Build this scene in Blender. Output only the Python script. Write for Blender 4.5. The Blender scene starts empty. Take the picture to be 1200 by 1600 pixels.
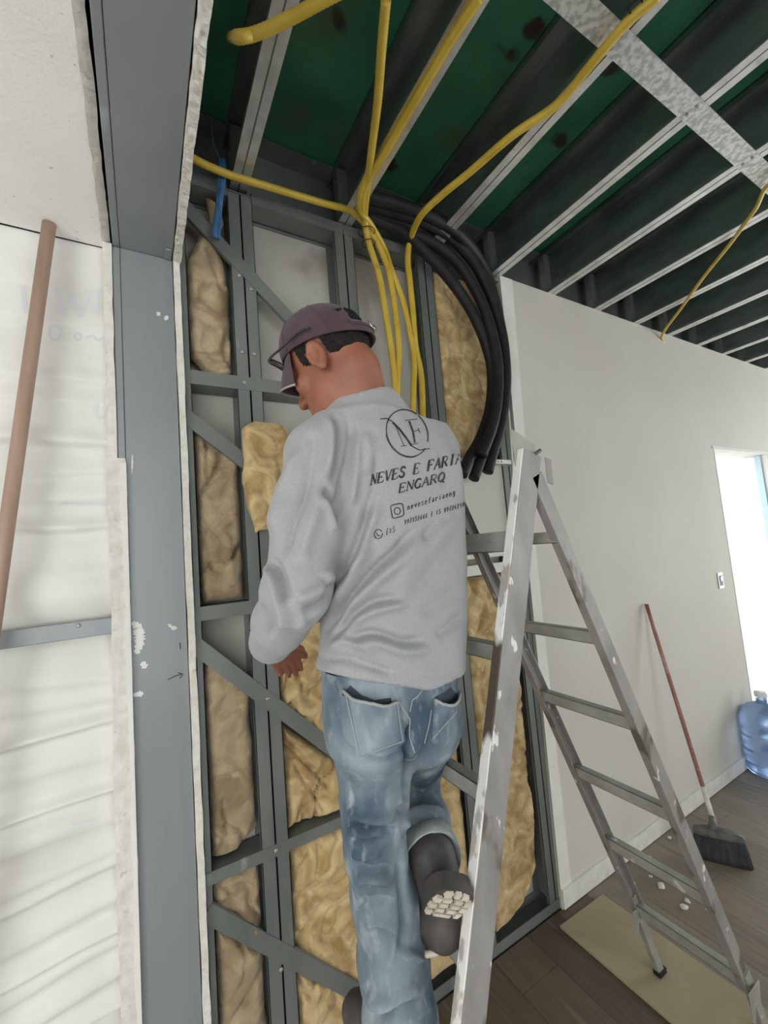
import bpy, bmesh, math, random
import numpy as np
from mathutils import Vector, Matrix
from mathutils.bvhtree import BVHTree

random.seed(7)
rng = np.random.default_rng(7)
scene = bpy.context.scene
COL = scene.collection
PI = math.pi

# ------------------------------------------------------------------ camera
FPX = 654.5                                   # focal length in pixels of the 1200x1600 frame
YAW, PITCH, ROLL = .5265, .08647, -.08165
CAM = np.array([0.0, -1.4084, 1.65])


def cam_axes():
    cy, sy, cp, sp = math.cos(YAW), math.sin(YAW), math.cos(PITCH), math.sin(PITCH)
    f = np.array([sy * cp, cy * cp, sp])
    r = np.array([cy, -sy, 0])
    u = np.cross(r, f)
    cr, sr = math.cos(ROLL), math.sin(ROLL)
    return cr * r + sr * u, -sr * r + cr * u, f


CR, CU, CF = cam_axes()
cd = bpy.data.cameras.new('camera')
cd.sensor_fit = 'VERTICAL'
cd.sensor_height = 36
cd.sensor_width = 27
cd.lens = 36 * FPX / 1600
cd.clip_start = .02
cam = bpy.data.objects.new('camera', cd)
COL.objects.link(cam)
M = Matrix.Identity(4)
for i in range(3):
    M[i][0], M[i][1], M[i][2], M[i][3] = CR[i], CU[i], -CF[i], CAM[i]
cam.matrix_world = M
scene.camera = cam

# ------------------------------------------------------------------ world, light, exposure
world = bpy.data.worlds.new('overcast sky')
scene.world = world
world.use_nodes = True
bg = world.node_tree.nodes['Background']
bg.inputs['Color'].default_value = (.93, .97, 1.0, 1)
bg.inputs['Strength'].default_value = 4.0
scene.view_settings.view_transform = 'Standard'
scene.view_settings.look = 'None'
scene.view_settings.gamma = 1
scene.view_settings.use_curve_mapping = False
scene.view_settings.exposure = -0.22
scene.cycles.max_bounces = 8
scene.cycles.diffuse_bounces = 5
scene.cycles.sample_clamp_indirect = 6


def window_light(name, loc, direction, sx, sy, power, color):
    ld = bpy.data.lights.new(name, 'AREA')
    ld.shape = 'RECTANGLE'
    ld.size, ld.size_y = sx, sy
    ld.energy = power
    ld.color = color
    o = bpy.data.objects.new(name, ld)
    COL.objects.link(o)
    o.location = loc
    o.rotation_euler = Vector(direction).to_track_quat('-Z', 'Y').to_euler()
    return o


# daylight coming in at the window openings of the two rooms, plus one added fill on the left
window_light('window_daylight_left_room', (-1.35, -4.4, 1.5), (.06, 1, .02), 1.9, 1.7, 10, (1, .985, .955))
window_light('added_fill_left_side', (-2.42, -2.6, 1.35), (1, .75, .12), 1.5, 1.6, 36, (1, .985, .955))  # extra lamp added to brighten the left ceiling and the beam
window_light('window_daylight_right_end', (6.8, -1.9, 1.45), (-1, .10, .22), 2.4, 1.9, 112, (.96, .985, 1))
window_light('window_daylight_behind', (1.6, -4.4, 1.5), (-.05, 1, 0), 2.6, 1.7, 5, (1, .97, .92))


# ------------------------------------------------------------------ pixel -> place in the room
def ray(x, y):
    return (x - 600) / FPX * CR - (y - 800) / FPX * CU + CF


def aty(x, y, Y):
    d = ray(x, y)
    return CAM + d * ((Y - CAM[1]) / d[1])


def atz(x, y, Z):
    d = ray(x, y)
    return CAM + d * ((Z - CAM[2]) / d[2])


def project(P):
    q = np.asarray(P) - CAM
    z = q @ CF
    return np.stack([600 + FPX * (q @ CR) / z, 800 - FPX * (q @ CU) / z], -1)


# ------------------------------------------------------------------ noise
_perm = rng.permutation(256)
_val = rng.random(256)


def vnoise(P):
    P = np.asarray(P, float)
    i = np.floor(P).astype(int)
    f = P - i
    f = f * f * (3 - 2 * f)
    out = 0
    for dx in (0, 1):
        for dy in (0, 1):
            for dz in (0, 1):
                h = _perm[(_perm[(_perm[(i[..., 0] + dx) & 255] + i[..., 1] + dy) & 255] + i[..., 2] + dz) & 255]
                w = (f[..., 0] if dx else 1 - f[..., 0]) * (f[..., 1] if dy else 1 - f[..., 1]) * (f[..., 2] if dz else 1 - f[..., 2])
                out = out + w * _val[h]
    return out


def fbm(P, octaves=4, gain=.5):
    P = np.asarray(P, float)
    s, a, t = 0, 1, 0
    for o in range(octaves):
        s = s + a * (vnoise(P * 2 ** o + 17.3 * o) - .5)
        t += a
        a *= gain
    return s / t * 2


# ------------------------------------------------------------------ materials
def _n(nt, t, **kw):
    n = nt.nodes.new(t)
    for k, v in kw.items():
        setattr(n, k, v)
    return n


def mat(name, c1, c2=None, scale=8, rough=.7, metal=0, bump=0, bump_scale=60, detail=6, lo=.35, hi=.65, spots=None, stretch=None,
        spec=.5, sheen=0, dist=0, alpha=1, transmission=0):
    """noise-mixed colour, optional spots [(colour, scale, threshold, softness)], optional bump"""
    m = bpy.data.materials.new(name)
    m.use_nodes = True
    nt = m.node_tree
    b = nt.nodes['Principled BSDF']
    b.inputs['Roughness'].default_value = rough
    b.inputs['Metallic'].default_value = metal
    b.inputs['Specular IOR Level'].default_value = spec
    if sheen:
        b.inputs['Sheen Weight'].default_value = sheen
    if transmission:
        b.inputs['Transmission Weight'].default_value = transmission
    tc = _n(nt, 'ShaderNodeTexCoord')
    mp = _n(nt, 'ShaderNodeMapping')
    if stretch:
        mp.inputs['Scale'].default_value = stretch
    nt.links.new(tc.outputs['Object'], mp.inputs['Vector'])
    vec = mp.outputs['Vector']
    rgba = lambda c: (c[0], c[1], c[2], 1)
    if c2 is None:
        b.inputs['Base Color'].default_value = rgba(c1)
        out = None
    else:
        nz = _n(nt, 'ShaderNodeTexNoise')
        nz.inputs['Scale'].default_value = scale
        nz.inputs['Detail'].default_value = detail
        nz.inputs['Distortion'].default_value = dist
        nt.links.new(vec, nz.inputs['Vector'])
        rp = _n(nt, 'ShaderNodeValToRGB')
        rp.color_ramp.elements[0].position = lo
        rp.color_ramp.elements[0].color = rgba(c1)
        rp.color_ramp.elements[1].position = hi
        rp.color_ramp.elements[1].color = rgba(c2)
        nt.links.new(nz.outputs['Fac'], rp.inputs['Fac'])
        out = rp.outputs['Color']
    for (sc, ss, th, so) in (spots or []):
        nz = _n(nt, 'ShaderNodeTexNoise')
        nz.inputs['Scale'].default_value = ss
        nz.inputs['Detail'].default_value = 3
        nt.links.new(vec, nz.inputs['Vector'])
        rp = _n(nt, 'ShaderNodeValToRGB')
        rp.color_ramp.elements[0].position = th
        rp.color_ramp.elements[1].position = min(1, th + so)
        nt.links.new(nz.outputs['Fac'], rp.inputs['Fac'])
        mx = _n(nt, 'ShaderNodeMix', data_type='RGBA')
        nt.links.new(rp.outputs['Color'], mx.inputs['Factor'])
        if out is None:
            mx.inputs[6].default_value = rgba(c1)
        else:
            nt.links.new(out, mx.inputs[6])
        mx.inputs[7].default_value = rgba(sc)
        out = mx.outputs[2]
    if out is not None:
        nt.links.new(out, b.inputs['Base Color'])
    if bump:
        nz = _n(nt, 'ShaderNodeTexNoise')
        nz.inputs['Scale'].default_value = bump_scale
        nz.inputs['Detail'].default_value = 5
        nt.links.new(vec, nz.inputs['Vector'])
        bp = _n(nt, 'ShaderNodeBump')
        bp.inputs['Strength'].default_value = bump
        bp.inputs['Distance'].default_value = .004
        nt.links.new(nz.outputs['Fac'], bp.inputs['Height'])
        nt.links.new(bp.outputs['Normal'], b.inputs['Normal'])
    return m


MT = dict(
    wall=mat('skimmed plaster', (.565, .54, .48), (.615, .595, .54), 1.6, .75, bump=.08, bump_scale=25, lo=.3, hi=.7),
    joint=mat('joint compound', (.70, .69, .64), (.77, .76, .72), 9, .8, bump=.15, bump_scale=70),
    base=mat('painted skirting', (.66, .64, .59), (.76, .745, .70), 14, .7, bump=.2, bump_scale=50, spots=[((.45, .41, .36), 12, .60, .16)]),
    plaster_core=mat('torn plasterboard edge', (.62, .595, .535), (.73, .71, .65), 40, .9, bump=.4, bump_scale=130, spots=[((.50, .465, .41), 45, .64, .10)]),
    ceil_left=mat('white textured ceiling', (.86, .845, .82), (.90, .885, .86), 6, .8, bump=.35, bump_scale=120, spots=[((.55, .52, .49), 75, .70, .03)]),
    membrane=mat('house wrap membrane', (.70, .695, .65), (.76, .755, .715), 3, .55, bump=.1, bump_scale=30, spots=[((.60, .585, .54), 2.3, .55, .16)]),
    membrane_print=mat('faded wrap print', (.62, .63, .66), (.70, .70, .71), 12, .6),
    backing=mat('grey white backing board', (.42, .41, .365), (.49, .475, .43), 3, .7, spots=[((.34, .31, .265), 3, .56, .12)]),
    jamb=mat('grey zinc sheet', (.245, .265, .275), (.285, .305, .315), 5, .42, metal=.25, bump=.05, bump_scale=20, spots=[((.40, .42, .43), 6, .68, .08)], stretch=(1, 1, .25)),
    steel=mat('galvanised stud steel', (.165, .182, .168), (.215, .23, .212), 7, .5, metal=.35, bump=.05, bump_scale=30, spots=[((.34, .355, .33), 9, .68, .06)], stretch=(1, 1, .4)),
    joist=mat('galvanised joist steel', (.56, .56, .545), (.72, .72, .705), 20, .38, metal=.7, bump=.06, bump_scale=40, spots=[((.30, .25, .20), 12, .68, .1)]),  # bright copy of the joist steel, for the lit lower flanges
    joist_web_shaded=mat('joist steel darkened for shade', (.23, .26, .245), (.36, .385, .37), 9, .38, metal=.85, bump=.06, bump_scale=40, spots=[((.20, .18, .15), 6, .62, .12)], stretch=(1, .5, 1)),  # same steel as the flanges, its colour darkened for shade on the webs
    spangle=mat('spangled zinc strap', (.44, .45, .45), (.70, .71, .70), 55, .36, metal=.7, lo=.42, hi=.58, bump=.1, bump_scale=60),
    green=mat('green board with mould', (.018, .125, .066), (.065, .275, .155), 2.2, .6, lo=.3, hi=.72, dist=.6,
              spots=[((.075, .11, .07), 3.1, .56, .16), ((.035, .025, .014), 5.2, .625, .05)]),
    wool=mat('yellow glass wool', (.34, .215, .08), (.66, .50, .26), 11, .95, bump=1, bump_scale=70, lo=.33, hi=.67, dist=1.4, detail=10, spots=[((.36, .19, .065), 6, .60, .14), ((.70, .58, .38), 13, .66, .10)], sheen=.2),
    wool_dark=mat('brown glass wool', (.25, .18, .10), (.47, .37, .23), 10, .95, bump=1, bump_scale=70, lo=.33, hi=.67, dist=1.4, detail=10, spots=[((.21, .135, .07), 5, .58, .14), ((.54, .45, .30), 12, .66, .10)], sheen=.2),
    dark=mat('dark cavity', (.03, .03, .028), (.05, .05, .046), 6, .9),
    yellow=mat('yellow conduit plastic', (.50, .345, .035), (.60, .425, .06), 12, .42, spots=[((.36, .25, .05), 9, .64, .1)]),
    black=mat('black hose foam', (.010, .010, .011), (.020, .020, .022), 14, .6, bump=.1, spec=.3),
    blue_cord=mat('blue plastic cord', (.03, .10, .25), (.06, .17, .36), 30, .5, bump=.3, bump_scale=90),
    tie=mat('black cable tie', (.01, .01, .01), rough=.5),
    pole=mat('brown wooden pole', (.33, .215, .155), (.41, .28, .21), 6, .55, stretch=(6, 6, .6)),
    ladder=mat('paint-splashed aluminium', (.27, .258, .245), (.37, .355, .335), 14, .5, metal=.25, bump=.12, bump_scale=70,
               spots=[((.16, .14, .118), 11, .585, .05), ((.80, .79, .76), 24, .66, .03)], stretch=(1, 1, .45)),
    ladder_edge=mat('worn white ladder edge', (.74, .73, .70), (.84, .83, .80), 20, .5, bump=.2, bump_scale=70, spots=[((.42, .40, .37), 21, .55, .05), ((.09, .07, .052), 7, .575, .04)], stretch=(1, 1, .5)),
    rung=mat('grey ladder tread', (.34, .345, .31), (.45, .45, .41), 14, .5, metal=.4, bump=.1, spots=[((.68, .67, .63), 20, .68, .05)]),
    handle=mat('reddish broom handle', (.25, .095, .075), (.33, .15, .115), 10, .45, spots=[((.48, .36, .31), 7, .60, .1)]),
    bristle=mat('black bristles', (.020, .020, .024), (.045, .045, .05), 60, .8, bump=.5, bump_scale=120, stretch=(1, 1, .1)),
    broom_top=mat('dark grey broom block', (.07, .07, .068), (.15, .15, .14), 20, .6),
    jug=mat('blue water jug plastic', (.38, .58, .96), (.50, .68, .98), 3, .2, transmission=.75),
    sheet=mat('beige floor sheet', (.33, .285, .18), (.40, .35, .235), 3, .8, spots=[((.28, .23, .14), 7, .64, .1)]),
    plug=mat('white outlet plastic', (.78, .78, .75), rough=.4),
    socket_dark=mat('dark outlet hole', (.12, .12, .12), rough=.6),
    outside=mat('pale render outside', (.80, .79, .74), (.90, .89, .85), 3, .9, bump=.3, bump_scale=30, spots=[((.5, .47, .42), 9, .68, .04)]),
    bounce_floor=mat('pale bounce floor', (.36, .355, .34), (.45, .44, .42), 4, .9),  # kept pale so the unseen left floor bounces light
    outside_floor=mat('pale concrete outside', (.62, .62, .60), (.75, .75, .73), 4, .9),
    frame_blue=mat('pale blue door panel', (.42, .56, .60), (.50, .63, .66), 3, .5),
    chip=mat('plaster crumbs', (.62, .60, .54), (.75, .73, .68), 30, .9),
    screw=mat('zinc screw', (.36, .37, .35), rough=.45, metal=.5),
)


def plank_mat(name, c1, c2):
    return mat(name, c1, c2, 7, .5, bump=.08, bump_scale=60, stretch=(9, .7, 1), lo=.25, hi=.75, spots=[((.30, .265, .215), 1.4, .60, .15)])


PLANKS = [plank_mat('walnut laminate', (.078, .056, .038), (.115, .085, .06)),
          plank_mat('walnut laminate light', (.095, .070, .048), (.14, .105, .077)),
          plank_mat('walnut laminate worn', (.105, .078, .054), (.15, .115, .085)),
          plank_mat('dusty laminate', (.17, .138, .103), (.245, .205, .158)),
          plank_mat('dusty laminate light', (.20, .165, .125), (.285, .24, .19)),
          plank_mat('dusty laminate pale', (.185, .155, .12), (.27, .23, .18))]


# ------------------------------------------------------------------ mesh helpers
class MB:
    """collects shapes into one mesh"""
    def __init__(self):
        self.v, self.f = [], []

    def add(self, verts, faces):
        n = len(self.v)
        self.v += [tuple(map(float, p)) for p in verts]
        self.f += [tuple(i + n for i in fc) for fc in faces]
        return self

    def box(self, lo, hi):
        (a, b, c), (d, e, f) = lo, hi
        return self.add([(a, b, c), (d, b, c), (d, e, c), (a, e, c), (a, b, f), (d, b, f), (d, e, f), (a, e, f)],
                        [(0, 3, 2, 1), (4, 5, 6, 7), (0, 1, 5, 4), (1, 2, 6, 5), (2, 3, 7, 6), (3, 0, 4, 7)])

    def bar(self, p, q, w, t, side=(0, 1, 0)):
        """box along p-q; w wide across `side x direction`, t thick along side"""
        p, q, s = np.array(p, float), np.array(q, float), np.array(side, float)
        d = (q - p) / np.linalg.norm(q - p)
        s = s - d * (s @ d)
        s /= np.linalg.norm(s)
        c = np.cross(d, s)
        vs = [e + c * w / 2 * i + s * t / 2 * j for e in (p, q) for i, j in ((-1, -1), (1, -1), (1, 1), (-1, 1))]
        return self.add(vs, [(0, 1, 2, 3), (7, 6, 5, 4), (0, 4, 5, 1), (1, 5, 6, 2), (2, 6, 7, 3), (3, 7, 4, 0)])

    def prism(self, poly, axis, a, b):
        """polygon of 2-D points pulled along an axis: 'y' -> points are (x, z); 'z' -> (x, y); 'x' -> (y, z)"""
        n = len(poly)
        mk = {'y': lambda p, t: (p[0], t, p[1]), 'z': lambda p, t: (p[0], p[1], t), 'x': lambda p, t: (t, p[0], p[1])}[axis]
        vs = [mk(p, a) for p in poly] + [mk(p, b) for p in poly]
        fs = [tuple(range(n)), tuple(range(2 * n - 1, n - 1, -1))] + [(i, i + n, (i + 1) % n + n, (i + 1) % n) for i in range(n)]
        return self.add(vs, fs)

    def tube(self, pts, radius, seg=10, ribs=0, cap=True, scale2=1):
        pts = np.array(pts, float)
        n = len(pts)
        tan = np.gradient(pts, axis=0)
        tan /= np.linalg.norm(tan, axis=1)[:, None] + 1e-12
        ref = np.array([0, 0, 1.]) if abs(tan[0][2]) < .9 else np.array([1., 0, 0])
        u = np.cross(tan[0], ref)
        u /= np.linalg.norm(u)
        vs = []
        r = np.broadcast_to(np.asarray(radius, float), (n,)).copy()
        if ribs:
            r = r * (1 + ribs * ((np.arange(n) % 2) * 2 - 1))
        for i in range(n):
            u = u - tan[i] * (u @ tan[i])
            u /= np.linalg.norm(u)
            w = np.cross(tan[i], u)
            for k in range(seg):
                a = 2 * PI * k / seg
                vs.append(pts[i] + r[i] * (math.cos(a) * u + scale2 * math.sin(a) * w))
        fs = [(i * seg + k, i * seg + (k + 1) % seg, (i + 1) * seg + (k + 1) % seg, (i + 1) * seg + k) for i in range(n - 1) for k in range(seg)]
        if cap:
            fs += [tuple(range(seg - 1, -1, -1)), tuple((n - 1) * seg + k for k in range(seg))]
        return self.add(vs, fs)

    def lathe(self, prof, c=(0, 0, 0), seg=28):
        n = len(prof)
        vs = [(c[0] + r * math.cos(2 * PI * k / seg), c[1] + r * math.sin(2 * PI * k / seg), c[2] + z) for r, z in prof for k in range(seg)]
        fs = [(i * seg + k, i * seg + (k + 1) % seg, (i + 1) * seg + (k + 1) % seg, (i + 1) * seg + k) for i in range(n - 1) for k in range(seg)]
        fs += [tuple(range(seg - 1, -1, -1)), tuple((n - 1) * seg + k for k in range(seg))]
        return self.add(vs, fs)

    def grid(self, P):
        """P: (m, n, 3) array of points"""
        m, n = P.shape[:2]
        return self.add(P.reshape(-1, 3), [(i * n + j, i * n + j + 1, (i + 1) * n + j + 1, (i + 1) * n + j) for i in range(m - 1) for j in range(n - 1)])


def obj(name, mb, material, parent=None, smooth=False, bevel=0, loc=None):
    me = bpy.data.meshes.new(name)
    me.from_pydata(mb.v, [], mb.f)
    me.update()
    return obj_mesh(name, me, material, parent, smooth, bevel, loc)


def obj_mesh(name, me, material, parent=None, smooth=False, bevel=0, loc=None):
    me.materials.append(material)
    bm = bmesh.new()
    bm.from_mesh(me)
    bmesh.ops.recalc_face_normals(bm, faces=bm.faces)
    bm.to_mesh(me)
    bm.free()
    if smooth:
        me.polygons.foreach_set('use_smooth', [True] * len(me.polygons))
    o = bpy.data.objects.new(name, me)
    COL.objects.link(o)
    if parent is not None:
        o.parent = parent
        o.matrix_parent_inverse = Matrix.Translation(-Vector(parent.location))
    if bevel:
        b = o.modifiers.new('edge', 'BEVEL')
        b.width = bevel
        b.segments = 2
        b.limit_method = 'ANGLE'
    if loc is not None:
        o.location = loc
    return o


def empty(name, loc=(0, 0, 0)):
    o = bpy.data.objects.new(name, None)
    o.empty_display_size = .1
    COL.objects.link(o)
    o.location = tuple(map(float, loc))
    return o


def tag(o, label=None, cat=None, group=None, kind=None):
    for k, v in (('label', label), ('category', cat), ('group', group), ('kind', kind)):
        if v:
            o[k] = v
    return o


def structure(o, label, cat):
    return tag(o, label, cat, kind='structure')


def spline(pts, n=60):
    """Catmull-Rom through points, evenly resampled"""
    P = np.array(pts, float)
    P = np.vstack([2 * P[0] - P[1], P, 2 * P[-1] - P[-2]])
    out = []
    for i in range(1, len(P) - 2):
        t = np.linspace(0, 1, 24, endpoint=False)[:, None]
        a, b, c, d = P[i - 1], P[i], P[i + 1], P[i + 2]
        out.append(.5 * ((2 * b) + (-a + c) * t + (2 * a - 5 * b + 4 * c - d) * t ** 2 + (-a + 3 * b - 3 * c + d) * t ** 3))
    out = np.vstack(out + [P[-2][None]])
    s = np.r_[0, np.cumsum(np.linalg.norm(np.diff(out, axis=0), axis=1))]
    q = np.linspace(0, s[-1], n)
    return np.stack([np.interp(q, s, out[:, k]) for k in range(out.shape[1])], 1)


# ================================================================== SETTING
ZJ, ZC = 2.983, 3.235          # underside of the joists, underside of the green boards
XL, XR, YB = -2.6, 7.0, -4.6   # ends of the rooms
DOOR0, DOOR1, DOORZ = 3.665, 4.62, 2.205
WALLX = 1.60                   # where the finished wall begins

# floor: base with laminate planks laid across the room
fl = structure(obj('floor', MB().box((XL, YB, -.10), (XR, .16, -.012)), MT['dark']), 'brown laminate floor of the room being fitted out', 'floor')
pw, pl = .19, 1.25
for i in range(int((5.2 - .2) / pw)):
    x0 = .2 + i * pw
    off = (i * .47) % pl
    j = 0
    while True:
        y1 = .004 - max(0, j * pl - off)
        y0 = .004 - ((j + 1) * pl - off)
        if y1 < -2.0:
            break
        mb = MB().box((x0 + .0008, y0 + .0008, -.012), (x0 + pw - .0008, y1 - .0008, 0))
        obj('plank', mb, PLANKS[(i * 7 + j * 3) % 3 + (3 if x0 > 1.66 else 0)], fl)
        j += 1
obj('bounce_floor', MB().box((XL, YB, -.012), (.199, .1, -.001)), MT['bounce_floor'], fl)  # unseen left-room floor, made pale to bounce light upwards
obj('plank_bed', MB().box((5.15, YB, -.012), (XR, .1, -.001)).box((.2, YB, -.012), (5.15, -2.6, -.001)), PLANKS[1], fl)

# finished wall, its door opening and the wall over the door
WT = .14
wm = MB()
edge = [(1.562, 0), (1.572, .6), (1.582, 1.2), (1.592, 2.0), (1.612, ZJ)]
wm.prism(edge + [(DOOR0, ZJ), (DOOR0, 0)], 'y', 0, WT)
wm.box((DOOR0, 0, DOORZ), (DOOR1, WT, ZJ)).box((DOOR1, 0, 0), (XR, WT, ZJ))
structure(obj('wall_main', wm, MT['wall']), 'long off-white skimmed plasterboard wall with a door opening', 'wall')
jt = MB()
jt.prism(edge + [(x + .075 + .012 * math.sin(z * 9), z) for x, z in edge[::-1]], 'y', -.002, .004)
structure(obj('trim_1', jt, MT['joint']), 'pale joint compound band down the cut edge of the finished wall', 'trim')
n = 60
bs = MB()
xs = np.linspace(1.565, DOOR0 - .02, n)
top = .085 + .006 * fbm(np.stack([xs * 5, xs * 0, xs * 0], 1))
for k in range(n - 1):
    bs.prism([(xs[k], .004), (xs[k + 1], .004), (xs[k + 1], top[k + 1]), (xs[k], top[k])], 'y', -.012, 0)
structure(obj('baseboard_main', bs, MT['base']), 'rough whitewashed skirting along the foot of the finished wall', 'baseboard')

# door opening: reveals, head and a pale blue leaf folded back outside
dr = structure(empty('door_1', ((DOOR0 + DOOR1) / 2, .07, 0)), 'bright open doorway at the far end of the finished wall', 'door')
obj('door_head', MB().box((DOOR0 - .02, -.006, DOORZ - .022), (DOOR1 + .02, .15, DOORZ - .0005)), MT['joint'], dr)
obj('door_reveal', MB().box((DOOR1 - .018, -.006, 0), (DOOR1 - .0005, .15, DOORZ - .023)), MT['joint'], dr)
obj('door_reveal', MB().box((DOOR0 + .0005, -.002, 0), (DOOR0 + .012, .15, DOORZ - .023)), MT['joint'], dr)
obj('door_stop', MB().box((DOOR1 - .034, .03, 0), (DOOR1 - .019, .075, DOORZ - .024)), MT['frame_blue'], dr, bevel=.002)

# outside the door
structure(obj('ground_outside', MB().box((2.2, .141, -.12), (12, 7, -.02)), MT['outside_floor']), 'sunlit pale ground outside the doorway', 'ground')
structure(obj('wall_outside', MB().box((2.2, 3.2, -.02), (6.0, 3.4, 2.6)).box((6.0, .6, -.02), (6.2, 3.4, 2.6)), MT['outside']), 'glaring pale rendered wall outside the doorway', 'wall')

# other walls, each with a window opening
def wall_with_window(name, axis, pos, a0, a1, w0, w1, z0, z1, label, material):
    mb = MB()
    for (p, q, r, s) in ((a0, w0, 0, ZC), (w1, a1, 0, ZC), (w0, w1, 0, z0), (w0, w1, z1, ZC)):
        if axis == 'x':
            mb.box((pos, p, r), (pos + .14, q, s))
        else:
            mb.box((p, pos, r), (q, pos + .14, s))
    return structure(obj(name, mb, material), label, 'wall')


wall_with_window('wall_right', 'x', XR - .14, YB + .14, 0, -3.1, -.7, .5, 2.4, 'end wall of the room with a wide window opening', MT['wall'])
wall_with_window('wall_back', 'y', YB, 0.107, XR, .3, 2.9, .65, 2.35, 'back wall behind the viewer with a wide window opening', MT['wall'])
wall_with_window('wall_back_left', 'y', YB, XL, -.036, -2.3, -.4, .65, 2.35, 'back wall of the left room with a window opening', MT['wall'])
wall_with_window('wall_far_left', 'x', XL, YB + .14, .2, -3.4, -1.8, .5, 2.2, 'end wall of the left room with a window opening', MT['wall'])
structure(obj('wall_added_block', MB().box((-.036, YB, 0), (.107, -2.3, ZC)), MT['wall']), 'added unseen partition behind the viewer that blocks light between the rooms', 'wall')  # added out of view to stop left-room light crossing into the main room

# ceilings
ce = structure(obj('ceiling', MB().box((.13, YB, ZC), (XR, .16, ZC + .03)), MT['green']), 'green mould-spotted board ceiling over bare steel joists', 'ceiling')
for k in range(16):
    x = .335 + .4185 * k
    y0, y1 = -4.45, .10
    mb = MB()
    a, b = x - .030, x + .030
    mb.box((b - .006, y0, ZJ + .002), (b, y1, ZC - .001))                      # web
    mb.box((x - .004, y0, ZJ + .004), (x + .004, y1, ZJ + .007)).box((a, y0, ZJ + .004), (a + .003, y1, ZJ + .02))
    mb.box((a, y0, ZC - .005), (b, y1, ZC - .001)).box((a, y0, ZC - .03), (a + .003, y1, ZC - .001))   # upper flange and lip
    j = obj('joist', mb, MT['joist_web_shaded'], ce)
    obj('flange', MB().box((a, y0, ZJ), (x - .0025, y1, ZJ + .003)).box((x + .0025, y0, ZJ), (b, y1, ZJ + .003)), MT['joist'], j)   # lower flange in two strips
    mb = MB().box((a + .006, .008, ZJ + .01), (b - .007, .045, ZC - .012))
    for zz in (.06, .13, .19):
        mb.lathe([(.007, 0), (.007, .004)], (0, 0, 0), 8)
        for i in range(16):
            q = mb.v[-16 + i]
            mb.v[-16 + i] = (a + .006 - q[2], .026 + q[0], ZJ + zz + q[1])
    obj('joist_clip', mb, MT['steel'], j)
st = MB().box((.135, -.915, ZJ - .0035), (6.8, -.850, ZJ - .0005))
obj('strap', st, MT['spangle'], ce)
sc = MB()
for k in range(16):
    x = .335 + .4185 * k
    for yy in (-.897, -.868):
        sc.lathe([(.005, 0), (.005, .002), (.0025, .004)], (x - .01, yy, ZJ - .0078), 8)
tag(obj('strap_screw', sc, MT['screw'], ce), kind='stuff')
obj('rim_track', MB().box((.13, .10, ZJ), (XR, .104, ZC)).box((.13, .02, ZC - .01), (XR, .10, ZC - .007)), MT['steel'], ce)

# left room: white ceiling with a torn edge
def torn_strip(a_edge, b_edge, t0, t1, n, amp, seed, freq=60):
    t = np.linspace(t0, t1, n)
    z = np.zeros(n)
    return (t, a_edge + amp * fbm(np.stack([t * freq, z + seed, z], 1), 3), b_edge + amp * fbm(np.stack([t * freq, z + seed + 9, z], 1), 3))


ZL = 2.628
t, ea, eb = torn_strip(-.080, -.060, -1.9, .018, 260, .0028, 3, 26)
pts = [(XL + .14, -1.9)] + [(ea[i], t[i]) for i in range(len(t))] + [(XL + .14, .018)]
mb = MB()
m_ = [(XL + .14, -4.46), (-.08, -4.46)]
mb.prism([(XL + .14, -4.46), (-.08, -4.46), (-.08, -1.9), (XL + .14, -1.9)], 'z', ZL, ZL + .012)
for i in range(len(t) - 1):
    mb.add([(XL + .14, t[i], ZL), (ea[i], t[i], ZL), (ea[i + 1], t[i + 1], ZL), (XL + .14, t[i + 1], ZL)], [(0, 1, 2, 3)])
cl = structure(obj('ceiling_left', mb, MT['ceil_left']), 'white textured plasterboard ceiling of the left room', 'ceiling')
mb = MB()
nz = 5
for i in range(len(t) - 1):
    pass
G = np.zeros((len(t), nz, 3))
for q in range(nz):
    s = q / (nz - 1)
    G[:, q, 0] = ea + (eb - ea) * s
    G[:, q, 1] = t
    G[:, q, 2] = ZL - .0005 + .006 * s + .0022 * fbm(np.stack([t * 60, t * 0 + q * .9, t * 0 + 5], 1), 3)
mb.grid(G)
obj('torn_edge', mb, MT['plaster_core'], cl, smooth=True)
obj('roof_board', MB().box((XL, YB, ZL + .2), (.128, .2, ZC + .03)), MT['dark'], cl)

# left room: house wrap over the wall, sagging in folds
W0, W1 = -1.75, -.045
nx, nzz = 150, 420
X, Z = np.meshgrid(np.linspace(W0, W1, nx), np.linspace(0, ZL, nzz), indexing='ij')
d = .004 * fbm(np.stack([X * 2.2, Z * 5, X * 0], -1), 4) + .002 * fbm(np.stack([X * 3, Z * 22, X * 0 + 4], -1), 3)
for zc, sl, h, w in ((2.37, .02, .006, .02), (2.20, .0, .005, .016), (2.13, .02, .004, .012), (2.02, -.01, .010, .014), (1.93, .03, .004, .012), (1.86, 0, .005, .015), (1.78, -.03, .009, .010),
                     (1.66, .02, .004, .03), (1.37, -.10, .008, .025), (1.31, -.05, .006, .02), (1.235, .06, .013, .010), (1.15, .03, .004, .02), (1.06, .05, .012, .008), (.985, .02, .005, .02),
                     (.90, .08, .006, .014), (.865, .1, .009, .012), (.78, .12, .007, .02), (.70, .1, .011, .012), (.66, .14, .006, .015), (.585, .16, .009, .02), (.52, .1, .012, .011), (.30, .1, .01, .02)):
    q = (Z - zc - sl * (X + .2) - .012 * fbm(np.stack([X * 4, X * 0 + zc * 9, X * 0], -1), 2)) / w
    d += h * np.where(q > 0, np.exp(-(q / 2.2) ** 2), np.exp(-(q * 1.3) ** 2))
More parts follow.
